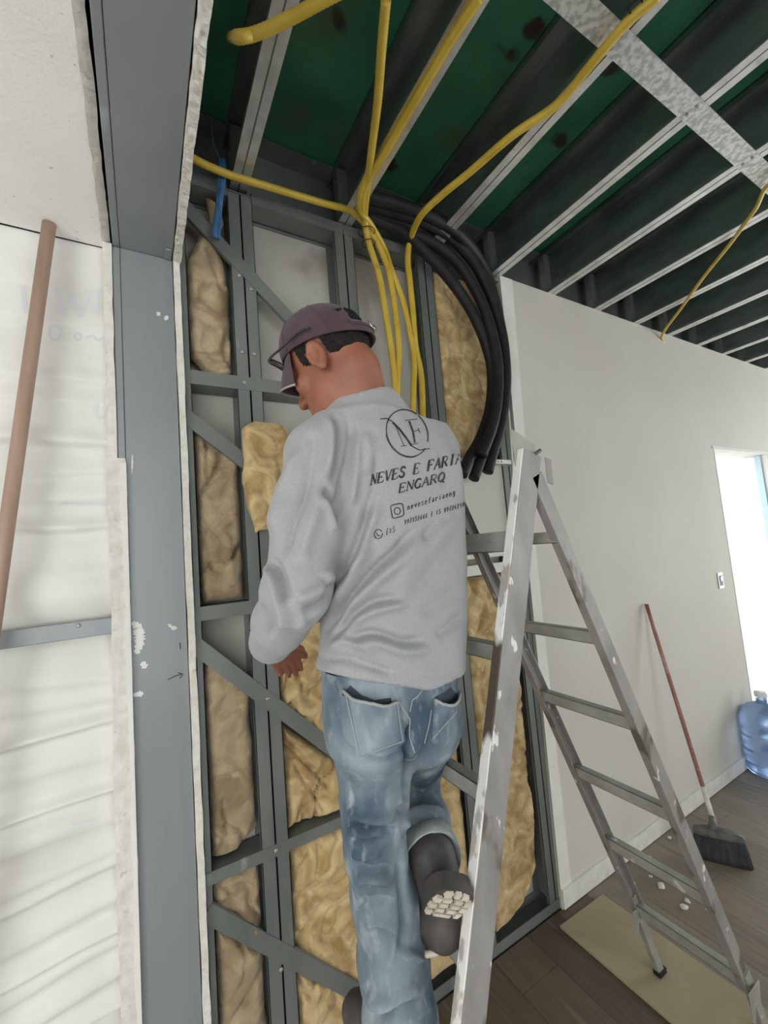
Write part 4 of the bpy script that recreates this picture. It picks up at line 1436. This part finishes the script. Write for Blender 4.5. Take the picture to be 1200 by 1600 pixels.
# ---- print on the back of the shirt
GL = {  # capital letters as strokes in a unit box, (thick?, points)
    'N': [(0, [(.12, 0), (.12, 1)]), (1, [(.1, 1), (.86, 0)]), (0, [(.86, 0), (.86, 1)]), (0, [(0, 0), (.26, 0)]), (0, [(.72, 1), (1, 1)]), (0, [(-.02, 1), (.2, 1)])],
    'E': [(1, [(.15, 0), (.15, 1)]), (0, [(0, 1), (.85, 1), (.85, .82)]), (0, [(.15, .52), (.62, .52)]), (0, [(.62, .62), (.62, .42)]), (0, [(0, 0), (.9, 0), (.9, .2)])],
    'V': [(1, [(.06, 1), (.5, 0)]), (0, [(.5, 0), (.92, 1)]), (0, [(-.06, 1), (.24, 1)]), (0, [(.78, 1), (1.04, 1)])],
    'S': [(1, [(.85, .78), (.72, .97), (.4, 1), (.16, .82), (.25, .62), (.6, .48), (.85, .3), (.75, .06), (.4, 0), (.12, .12), (.1, .28)])],
    'F': [(1, [(.15, 0), (.15, 1)]), (0, [(0, 1), (.85, 1), (.85, .8)]), (0, [(.15, .52), (.62, .52)]), (0, [(.62, .62), (.62, .42)]), (0, [(0, 0), (.34, 0)])],
    'A': [(0, [(.06, 0), (.48, 1)]), (1, [(.48, 1), (.9, 0)]), (0, [(.22, .36), (.74, .36)]), (0, [(-.06, 0), (.2, 0)]), (0, [(.76, 0), (1.04, 0)])],
    'R': [(1, [(.15, 0), (.15, 1)]), (0, [(0, 1), (.55, 1), (.78, .88), (.8, .66), (.6, .5), (.15, .5)]), (1, [(.45, .5), (.92, 0)]), (0, [(0, 0), (.3, 0)])],
    'I': [(1, [(.5, 0), (.5, 1)]), (0, [(.3, 0), (.7, 0)]), (0, [(.3, 1), (.7, 1)])],
    'G': [(1, [(.85, .8), (.62, 1), (.3, .95), (.08, .6), (.1, .3), (.34, .02), (.66, .02), (.86, .2)]), (0, [(.86, 0), (.86, .42), (.6, .42)])],
    'Q': [(1, [(.5, 1), (.15, .8), (.08, .5), (.15, .2), (.5, 0), (.85, .2), (.92, .5), (.85, .8), (.5, 1)]), (1, [(.55, .2), (1, -.2)])],
    'n': [(0, [(.15, 0), (.15, .6)]), (0, [(.15, .45), (.4, .62), (.7, .55), (.75, 0)])], 'e': [(0, [(.15, .32), (.8, .32), (.7, .58), (.35, .62), (.12, .35), (.3, .02), (.75, .06)])],
    'v': [(0, [(.1, .6), (.45, 0), (.8, .6)])], 's': [(0, [(.75, .55), (.3, .6), (.25, .36), (.7, .24), (.6, 0), (.15, .06)])], 'f': [(0, [(.7, .95), (.4, .9), (.38, 0)]), (0, [(.1, .6), (.7, .6)])],
    'a': [(0, [(.2, .55), (.6, .62), (.72, .4), (.72, 0)]), (0, [(.72, .34), (.25, .3), (.2, .05), (.5, 0), (.72, .15)])], 'r': [(0, [(.25, 0), (.25, .6)]), (0, [(.25, .42), (.45, .6), (.75, .56)])], 'i': [(0, [(.45, 0), (.45, .6)]), (0, [(.45, .8), (.45, .88)])],
    'g': [(0, [(.75, .6), (.75, -.2), (.4, -.3), (.15, -.18)]), (0, [(.75, .45), (.4, .62), (.15, .35), (.4, .05), (.75, .18)])],
    '1': [(0, [(.25, .75), (.5, 1), (.5, 0)])], '5': [(0, [(.8, 1), (.3, 1), (.22, .58), (.6, .62), (.82, .35), (.6, .02), (.2, .06)])], '9': [(0, [(.75, .62), (.4, .45), (.2, .72), (.5, 1), (.78, .75), (.7, .3), (.4, 0)])],
    '7': [(0, [(.15, 1), (.8, 1), (.4, 0)])], '3': [(0, [(.2, .92), (.6, 1), (.75, .75), (.45, .54), (.8, .3), (.55, 0), (.18, .08)])], '6': [(0, [(.7, .95), (.35, .7), (.2, .3), (.5, 0), (.8, .28), (.5, .52), (.22, .35)])], '2': [(0, [(.2, .8), (.5, 1), (.78, .75), (.2, 0), (.85, 0)])],
    '8': [(0, [(.5, .54), (.25, .78), (.5, 1), (.75, .78), (.5, .54), (.2, .26), (.5, 0), (.8, .26), (.5, .54)])], '0': [(0, [(.5, 1), (.2, .7), (.2, .3), (.5, 0), (.8, .3), (.8, .7), (.5, 1)])],
    '(': [(0, [(.65, 1.1), (.4, .5), (.65, -.1)])], ')': [(0, [(.35, 1.1), (.6, .5), (.35, -.1)])], '-': [(0, [(.2, .45), (.8, .45)])], '.': [(0, [(.45, 0), (.55, .08)])], '|': [(0, [(.5, -.1), (.5, 1.1)])], ' ': [],
}


def lettering(text, p0, p1, h, lean=0., thick=2.2, thin=1.0, gap=.22):
    p0, p1 = np.array(p0, float), np.array(p1, float)
    adv = (p1 - p0) / len(text)
    wch = adv * (1 - gap)
    up = np.array([lean * h, -h])
    out = []
    for i, ch in enumerate(text):
        o = p0 + adv * i
        for heavy, pts in GL[ch]:
            out.append(([tuple(o + wch * x + up * y) for x, y in pts], thick if heavy else thin))
    return out


def printed(name, strokes, w, bvh, m, parent):
    o = decal(name, strokes, w, bvh, m, parent)
    if o:
        o['kind'] = 'stuff'


logo = [(arc(636, 677, 31, 38, 62, 405, 60, -27), 1.9), (arc(636, 677, 31.6, 38.4, 100, 200, 24, -27), 2.6),
        ([(594, 655), (604, 654), (613, 659), (624, 670), (634, 683), (643, 697), (655, 703.5), (671, 701)], 1.6), ([(613, 660), (624, 671), (634, 684), (643, 697)], 3.2),
        ([(617, 664), (624, 680), (631, 697)], 1.1), ([(626, 697.5), (635, 696)], 1), ([(632, 657.5), (642, 656), (652, 655)], 1.1), ([(639, 658), (645, 675), (648, 692)], 3), ([(644, 694.5), (653, 693)], 1.1), ([(645, 675), (654, 672)], 1.1), ([(653, 669), (656, 677)], 1)]
decal('logo_print', logo, 2, shirt_bvh, PRINT, shirt)
printed('name_print', lettering('NEVES E FARIA', (578, 758), (722, 722.5), 16.5, .16, 3.3, 1.5, .10), 2, shirt_bvh, PRINT, shirt)
printed('trade_print', lettering('ENGARQ', (622, 770.5), (695, 751), 14.5, .16, 2.8, 1.4, .08), 2, shirt_bvh, PRINT, shirt)
ico = [(610, 791), (613, 789), (626, 786.5), (629, 788), (631, 803), (629.5, 806), (616, 810), (613, 809), (610, 791)]
decal('icon_print', [(ico, 1.7), (arc(620.5, 798.5, 4.8, 5.4, 0, 360), 1.5)], 1.5, shirt_bvh, PRINT, shirt)
decal('icon_print', [(arc(591, 834.5, 6.4, 7.2, -10, 330), 1.5), ([(588, 832), (590, 837), (594, 837)], 1.8), ([(585, 841), (587, 838)], 1.4)], 1.5, shirt_bvh, PRINT, shirt)
printed('contact_print', lettering('nevesefariaeng', (636, 797), (712, 773), 10, .1, 1.5, 1.3), 1, shirt_bvh, PRINT, shirt)
printed('contact_print', lettering('(15', (602, 836), (618, 831), 9, .1, 1.5, 1.3), 1, shirt_bvh, PRINT, shirt)
printed('contact_print', lettering('997352666 | 15 997262108', (631, 820), (730, 790), 7.5, .1, 1.2, 1.15), 1, shirt_bvh, PRINT, shirt)

# ---- jeans
J = Field((.12, -.86, .50), (.86, -.14, 1.42), .0046)
rows = torso_rows([(1140, 516, 704, -.597), (1100, 511, 713, -.598), (1005, 510, 722, -.598)], .0, .66)
J.loft(rows, 2.3, .03)
LEG = [(581, 1150, .083), (586, 1200, .074), (585, 1250, .068), (584, 1290, .060), (587, 1330, .059), (600, 1400, .065), (614, 1500, .069), (626, 1590, .073), (628, 1615, .074)]
J.chain([LHIP + [0, -.02, -.02]] + [aty(a, b, -.598 + .028 * k / 8) for k, (a, b, c) in enumerate(LEG)], [.088] + [c for a, b, c in LEG], .03)
J.chain([RHIP + [0, -.02, -.02], RK, RK * .45 + RA * .55, RA * .92 + RK * .08], [.078, .062, .060, .055], .03)
J.ellipsoid(LHIP + [-.0, -.035, -.03], (.080, .066, .080), k=.04).ellipsoid(RHIP + [.0, -.035, -.025], (.066, .062, .075), k=.04)
V, F = J.mesh()
V = relax(V, F, 3, .5)
N = normals(V, F)
jz = lambda pts: [(400 + x / 2.667, 1000 + y / 2.667) for x, y in pts]
JF = [
    (jz([(640, 340), (640, 440), (632, 540), (625, 680)]), 4, -.014), (jz([(330, 300), (350, 420), (400, 470), (440, 500)]), 5, -.006), (jz([(430, 480), (520, 500), (600, 470), (640, 430)]), 5, -.007), (jz([(440, 455), (520, 470), (600, 440)]), 6, .005),
    (jz([(370, 710), (420, 760), (500, 780), (580, 740), (625, 680)]), 5, -.012), (jz([(360, 670), (430, 720), (520, 740), (590, 700)]), 8, .009), (jz([(375, 820), (450, 830), (530, 810), (590, 780)]), 5, -.011), (jz([(375, 770), (460, 800), (550, 790)]), 7, .008),
    (jz([(390, 880), (450, 900), (530, 880)]), 6, .005), (jz([(400, 930), (480, 960), (580, 940)]), 6, -.006), (jz([(400, 1010), (480, 990), (580, 1010)]), 8, .005), (jz([(420, 1100), (500, 1080), (600, 1090)]), 7, -.004), (jz([(440, 1200), (520, 1180), (600, 1220)]), 8, .004),
    (jz([(590, 900), (610, 1050), (620, 1200), (600, 1330)]), 6, -.008), (jz([(600, 1330), (640, 1300), (690, 1340)]), 6, .008), (jz([(480, 1560), (540, 1540), (600, 1500), (680, 1460)]), 6, -.010), (jz([(460, 1440), (520, 1500), (600, 1480), (690, 1420)]), 9, .010), (jz([(470, 1590), (560, 1580), (660, 1530), (710, 1480)]), 7, .010),
    (jz([(600, 760), (650, 680), (720, 660), (790, 700)]), 4, -.010), (jz([(610, 800), (660, 730), (730, 715), (800, 750)]), 5, .009), (jz([(605, 840), (670, 780), (740, 760), (815, 790)]), 4, -.009),
]
dsp = creases(V, N, JF) * 2.1 + .0035 * fbm(V * 11, 3) + .0022 * fbm(V * np.array([24, 24, 40]), 3)
V = V + N * dsp[:, None]
jeans = part('jeans', V, F, DENIM)
jeans_bvh = BVHTree.FromPolygons([Vector(p) for p in V], [tuple(map(int, f)) for f in F])


def patch(name, poly, gape, material, parent, bvh, thick=.004, n=22, gp=1.5):
    """a sewn-on pocket: grid over a picture quad (top-left, top-right, bottom-right, bottom-left), its top edge hanging open and sagging"""
    tl, tr, br_, bl = (np.array(p, float) for p in poly)
    G, K = np.zeros((n, n, 3)), np.zeros((n, n, 3))
    for i in range(n):
        for j in range(n):
            u, w = j / (n - 1), i / (n - 1)
            p = (tl * (1 - u) + tr * u) * (1 - w) + (bl * (1 - u) + br_ * u) * w
            p = p + np.array([0, 14]) * math.sin(PI * u) ** 1.3 * (1 - w) ** 1.4
            dv = Vector(ray(*p)).normalized()
            h = bvh.ray_cast(Vector(CAM), dv, 4)
            q, nm = (np.array(h[0]), np.array(h[1])) if h[0] else (np.array(aty(p[0], p[1], -.68)), -np.array(dv))
            if nm @ np.array(dv) > 0:
                nm = -nm
            G[i, j] = q + nm * (thick + gape * math.sin(PI * u) * (1 - w) ** gp)
            K[i, j] = q + nm * .0005
    mb = MB().grid(G)
    r = [(0, j) for j in range(n)] + [(i, n - 1) for i in range(1, n)] + [(n - 1, j) for j in range(n - 2, -1, -1)] + [(i, 0) for i in range(n - 2, 0, -1)]
    r = r[n - 1:] + r[:1]
    a = [G[i, j] for i, j in r]
    b = [K[i, j] for i, j in r]
    k = len(r)
    mb.add(a + b, [(i, i + 1, i + 1 + k, i + k) for i in range(k - 1)])
    o = obj(name, mb, material, parent, True)
    pb = BVHTree.FromPolygons([Vector(q) for q in G.reshape(-1, 3)], [(i * n + j, i * n + j + 1, (i + 1) * n + j + 1, (i + 1) * n + j) for i in range(n - 1) for j in range(n - 1)])
    for a, b in (((tl, bl)), ((bl, br_)), ((br_, tr))):
        a2, b2 = a * .93 + (tl + tr + bl + br_) / 4 * .07, b * .93 + (tl + tr + bl + br_) / 4 * .07
        decal('pocket_stitch', [([tuple(a2), tuple((a2 + b2) / 2), tuple(b2)], 1.5)], 1.5, pb, STITCH, o, .0012)
    rim = MB().tube([G[0, j] for j in range(n)], .0030, 8)
    obj('pocket_edge', rim, STITCH, o, True)
    return o


patch('back_pocket', [(537, 1078), (622, 1098), (632, 1160), (560, 1188)], .030, DENIM, jeans, jeans_bvh)
patch('back_pocket', [(677, 1092), (716, 1082), (714, 1112), (672, 1160)], .020, DENIM, jeans, jeans_bvh)
for s in ([(541, 1078), (560, 1095), (585, 1104), (612, 1100)], [(683, 1098), (700, 1090), (712, 1080)]):
    decal('pocket_lining', [(s, 20)], 18, jeans_bvh, DENIM_DARK, jeans, .001)
for s in ([(570, 200), (600, 270), (640, 330), (640, 400), (660, 470)], [(640, 300), (650, 250), (672, 235), (690, 210)], [(415, 395), (480, 395), (560, 380)], [(395, 300), (405, 360), (430, 470)], [(700, 430), (720, 350), (730, 290)]):
    decal('seam', [(jz(s), 1.7)], 1.6, jeans_bvh, STITCH, jeans, .0012)
# turned hem of the raised right leg
ax_ = (RA - RK) / np.linalg.norm(RA - RK)
e1 = np.cross(ax_, [0, 0, 1])
e1 /= np.linalg.norm(e1)
e2 = np.cross(e1, ax_)
rows = []
for dz, rr in ((-.034, .050), (-.032, .059), (-.012, .061), (.006, .061), (.009, .057), (.0, .050)):
    rows.append([RA + ax_ * (dz + .006 * math.sin(2 * a)) + (e1 * math.cos(a) + e2 * math.sin(a)) * rr * (1 + .03 * math.sin(3 * a)) for a in np.linspace(0, 2 * PI, 49)])
obj('trouser_cuff', MB().grid(np.array(rows)), DENIM_HEM, jeans, True)

# ---- boots
def boot(name, chain, rs, toe_chain, toe_r, lo, hi):
    f = Field(lo, hi, .0042)
    f.chain(chain, rs, .03).chain(toe_chain, toe_r, .03)
    V, F = f.mesh()
    V = relax(V, F, 2, .5)
    N = normals(V, F)
    V = V + N * (.0022 * fbm(V * 30, 3))[:, None]
    return part(name, V, F, BOOT)


lo = np.minimum.reduce([RA, HEEL, RB, TOE]) - .09
hi = np.maximum.reduce([RA, HEEL, RB, TOE]) + .09
hs = (HEEL - RB)
rb = boot('boot', [RA - ax_ * .05, RA * .4 + HEEL * .6 + [0, .03, .03], HEEL + [0, .022, .022]], [.050, .048, .038], [HEEL + [0, .024, .020], RB + [0, 0, .018], TOE + [0, 0, .016]], [.038, .042, .034], lo, hi)


def sole_plate(name, c, fwd, nrm, length, width, thick, blocks, parent, round_back=True):
    """sole slab with raised tread blocks; nrm points out of the tread"""
    fw, nr = fwd / np.linalg.norm(fwd), nrm / np.linalg.norm(nrm)
    nr = nr - fw * (nr @ fw)
    nr /= np.linalg.norm(nr)
    sd = np.cross(fw, nr)
    P = lambda a, b, h: c + fw * a + sd * b + nr * h
    n = 36
    out = []
    for t in np.linspace(0, 2 * PI, n, endpoint=False):
        cx, sx = math.cos(t), math.sin(t)
        out.append((math.copysign(abs(cx) ** .6, cx) * length / 2, math.copysign(abs(sx) ** .75, sx) * width / 2))
    vs = [P(a, b, -thick) for a, b in out] + [P(a, b, 0) for a, b in out]
    so = obj(name, MB().add(vs, [tuple(range(n)), tuple(range(2 * n - 1, n - 1, -1))] + [(i, (i + 1) % n, (i + 1) % n + n, i + n) for i in range(n)]), SOLE_DARK, parent)
    mb = MB()
    for poly in blocks:
        k = len(poly)
        ca, cb = sum(a for a, b in poly) / k, sum(b for a, b in poly) / k
        q = [((ca + (a - ca) * .84) * length, (cb + (b - cb) * .86) * width) for a, b in poly]
        mb.add([P(a, b, .0005) for a, b in q] + [P(a * .97, b * .97, .006) for a, b in q], [tuple(range(k)), tuple(range(2 * k - 1, k - 1, -1))] + [(i, (i + 1) % k, (i + 1) % k + k, i + k) for i in range(k)])
    obj('tread_blocks', mb, SOLE, so)
    return so


hb_ = [
    [(-.47, -.10), (-.30, -.12), (-.30, -.30), (-.42, -.30)], [(-.47, .12), (-.30, .14), (-.30, .32), (-.42, .30)], [(-.49, -.07), (-.32, -.08), (-.32, .09), (-.49, .09)],
    [(-.27, -.44), (-.08, -.48), (-.08, -.30), (-.25, -.28)], [(-.27, .44), (-.08, .48), (-.08, .30), (-.25, .28)], [(-.25, -.24), (-.12, -.26), (-.12, -.03), (-.25, -.03)], [(-.25, .03), (-.12, .03), (-.12, .26), (-.25, .24)],
    [(-.04, -.48), (.14, -.48), (.14, -.30), (-.04, -.30)], [(-.04, .30), (-.04, .48), (.14, .48), (.14, .30)], [(-.08, -.26), (.06, -.26), (.06, -.03), (-.08, -.03)], [(-.08, .03), (.06, .03), (.06, .26), (-.08, .26)],
    [(.10, -.26), (.24, -.26), (.24, -.03), (.10, -.03)], [(.10, .03), (.24, .03), (.24, .26), (.10, .26)], [(.18, -.46), (.38, -.42), (.38, -.28), (.18, -.30)], [(.18, .30), (.38, .28), (.38, .42), (.18, .46)], [(.28, -.25), (.40, -.24), (.40, .24), (.28, .25)],
]
vdir = (CAM - HEEL) / np.linalg.norm(CAM - HEEL)
hn_ = vdir * .80 + np.array([.10, -.1, -.75])
hfw = np.array([-.25, .55, -.75])
sole_plate('heel_sole', aty(701, 1412, -.700), hfw, hn_, .086, .088, .03, hb_, rb)
fwd2 = TOE - RB
fb_ = [[(x, -.48), (x + .10, -.48), (x + .10, -.14), (x, -.14)] for x in (-.42, -.26, -.10, .06, .22)] + [[(x, .14), (x + .10, .14), (x + .10, .48), (x, .48)] for x in (-.42, -.26, -.10, .06, .22)] + [[(x, -.10), (x + .09, -.10), (x + .09, .10), (x, .10)] for x in (-.38, -.2, 0, .2)]
sole_plate('fore_sole', RB * .42 + TOE * .58 + [0, 0, -.022], fwd2, np.array([.0, -.25, -1.]), .165, .088, .018, fb_, rb)
mb = MB()
S = [RB * .42 + TOE * .58 + [0, 0, -.020] + (fwd2 / np.linalg.norm(fwd2)) * .098 * math.cos(t) + np.cross(fwd2 / np.linalg.norm(fwd2), [0, 0, 1]) * .050 * math.sin(t) for t in np.linspace(0, 2 * PI, 40)]
obj('sole_welt', mb.tube(S, .0065, 8, cap=False), SOLE, rb, True)

LAe = LA - np.array([0, 0, .01])
lb = boot('boot', [LAe + [0, 0, .04], LAe - [0, 0, .04]], [.052, .046], [LAe - [0, .02, .052], LAe * .4 + LB * .6 + [0, 0, -.012], LB], [.040, .043, .036], np.minimum(LA, LB) - .12, np.maximum(LA, LB) + .12)

# ---- hair under the cap
Hf = Field(HC - .13, HC + .14, .0024)
Hf.ellipsoid(hd(0, -.006, .030), (.0765, .0985, .095), HR, 0)
V, F = Hf.mesh()
q = (V - HC) @ HR.T
lim = np.where(q[:, 1] < -.02, -.052 + .35 * np.clip(-.06 - q[:, 1], -1, .0) * 0, .000)
keep = (q[:, 2] < .06) & (q[:, 2] > np.where(q[:, 1] < .0, -.030 + .30 * np.clip(q[:, 1] + .06, 0, .06) + .008 * fbm(q * 60, 2), .012)) & (q[:, 1] < .035) & ~((np.abs(q[:, 1] + .012) < .016) & (q[:, 2] < .026))
side = (q[:, 1] > .018) & (q[:, 1] < .038) & (q[:, 2] > -.032) & (q[:, 2] < .06)
keep |= side
fk = keep[F].all(1)
used = np.unique(F[fk])
mp_ = np.full(len(V), -1)
mp_[used] = np.arange(len(used))
Vh = V[used]
Nh = (Vh - hd(0, -.006, .03))
Nh /= np.linalg.norm(Nh, axis=1)[:, None]
Vh = Vh + Nh * (.0008 + .002 * fbm(Vh * 160, 2))[:, None]
part('hair', Vh, mp_[F[fk]], HAIR)

# ---- cap
def cap_pt(phi, th, g=0):
    """phi 0 = forehead; th 0 = rim .. 1 = crown"""
    a = th * PI / 2
    x, y, z = .0815 + g, .1055 + g, .112 + g
    k = math.cos(a) ** .9
    return hd(x * math.sin(phi) * k, y * math.cos(phi) * k - .004, .026 + .042 * math.cos(phi) * (1 - th) + z * math.sin(a))


nph, nth = 96, 22
mb = MB()
for i in range(nph):
    for j in range(nth):
        p0_, p1_ = -PI + 2 * PI * i / nph, -PI + 2 * PI * (i + 1) / nph
        t0_, t1_ = j / nth, (j + 1) / nth
        dphi = abs(abs((p0_ + p1_) / 2) - PI)
        if .135 < (t0_ + t1_) / 2 and (dphi / .52) ** 2 + ((t0_ + t1_) / 2 / .40) ** 2 < 1:
            continue
        mb.add([cap_pt(p0_, t0_), cap_pt(p1_, t0_), cap_pt(p1_, t1_), cap_pt(p0_, t1_)], [(0, 1, 2, 3)])
me_cap = obj('cap', mb, CAPM, person, True)
bm = bmesh.new()
bm.from_mesh(me_cap.data)
bmesh.ops.remove_doubles(bm, verts=bm.verts, dist=.0003)
bmesh.ops.recalc_face_normals(bm, faces=bm.faces)
bm.to_mesh(me_cap.data)
bm.free()
so_ = me_cap.modifiers.new('cloth', 'SOLIDIFY')
so_.thickness = .003
so_.offset = 1
mb = MB()
for ph in np.linspace(-PI, PI, 7)[:-1] + PI / 6 * 0:
    mb.tube([cap_pt(ph, t, .0032) for t in np.linspace(.42 if abs(abs(ph) - PI) < .1 else .02, 1, 20)], .0012, 6)
obj('cap_seam', mb, CAPM, me_cap, True)
obj('cap_button', MB().tube([cap_pt(0, 1, .002), cap_pt(0, 1, .008)], [.008, .005], 12), CAPM, me_cap, True)
mb = MB().tube([cap_pt(p, .44 * math.sqrt(max(0, 1 - ((PI - abs(p)) / .56) ** 2)) + .02, .003) for p in [PI - .55 + 1.1 * k / 24 if PI - .55 + 1.1 * k / 24 <= PI else PI - .55 + 1.1 * k / 24 - 2 * PI for k in range(25)]], .0022, 6)
obj('arch_binding', mb, CAPM, me_cap, True)
mb = MB().tube([cap_pt(PI + s_, .075, .005) for s_ in np.linspace(-.55, .55, 16)], .004, 8, scale2=1)
strap = obj('cap_strap', mb, CAPM, me_cap, True)
bc = cap_pt(PI - .12, .085, .010)
mb = MB().tube([bc + HU * .007 + HX * .014, bc + HU * .007 - HX * .010, bc - HU * .007 - HX * .010, bc - HU * .007 + HX * .014, bc + HU * .007 + HX * .014], .0018, 6)
obj('buckle', mb, BUCKLE, strap, True)
G = np.zeros((2, 25, 9, 3))
for i, s in enumerate(np.linspace(-1, 1, 25)):
    ph = s * 1.02
    b0 = np.array([.0815 * math.sin(ph), .1050 * math.cos(ph) - .006, .026 + .042 * math.cos(ph) - .001])
    for j, t in enumerate(np.linspace(0, 1, 9)):
        L = .047 * (1 - .55 * abs(s) ** 2.6)
        p = b0 + np.array([.010 * s * t, L * t, -.026 * t - .014 * t * t - .036 * s * s * t * .9])
        G[0, i, j] = hd(*p)
        G[1, i, j] = hd(p[0], p[1], p[2] - .0035)
mb = MB().grid(G[0]).grid(G[1])
e_ = [(i, 8) for i in range(25)]
mb.add([G[0, i, 8] for i in range(25)] + [G[1, i, 8] for i in range(25)], [(i, i + 1, i + 26, i + 25) for i in range(24)])
brim = obj('cap_brim', mb, CAPM, me_cap, True)
obj('brim_piping', MB().tube([(G[0, i, 8] + G[1, i, 8]) / 2 for i in range(25)], .0026, 8), TRIM, brim, True)

# ---- sunglasses pushed up on the cap
sg = empty('sunglasses', hd(0, .112, .05))
tag(sg, 'dark framed sunglasses resting on the brim of the maroon cap', 'sunglasses')


def gp_(x, y, z):
    """spectacle plane: x across, z up, tilted forward over the brim"""
    c = hd(0, .106, .058)
    t = math.radians(-32)
    return c + HX * x + HF * (y * math.cos(t) - z * math.sin(t)) + HU * (z * math.cos(t) + y * math.sin(t))


for s in (-1, 1):
    loop = [gp_(s * (.034 + .027 * math.copysign(abs(math.cos(a)) ** .5, math.cos(a))), -.010 * abs(.034 + .027 * math.cos(a)) / .06, .025 * math.copysign(abs(math.sin(a)) ** .6, math.sin(a))) for a in np.linspace(0, 2 * PI, 33)]
    rim = obj('lens_rim', MB().tube(loop, .0055, 8, cap=False), GLASSF, sg, True)
    obj('lens', MB().add(loop[:-1] + [p - HF * .001 for p in loop[:-1]], [tuple(range(32)), tuple(range(63, 31, -1))] + [(i, (i + 1) % 32, (i + 1) % 32 + 32, i + 32) for i in range(32)]), GLASSL, rim)
    arm_pts = [gp_(s * .062, -.010, .012), hd(s * .084, .088, .062), hd(s * .0905, .05, .052), hd(s * .0925, .0, .046), hd(s * .091, -.03, .036)]
    obj('temple_arm', MB().tube(spline(arm_pts, 24), .0026, 8), GLASSF, sg, True)
obj('bridge', MB().tube([gp_(-.009, 0, .006), gp_(0, .003, .010), gp_(.009, 0, .006)], .0028, 8), GLASSF, sg, True)
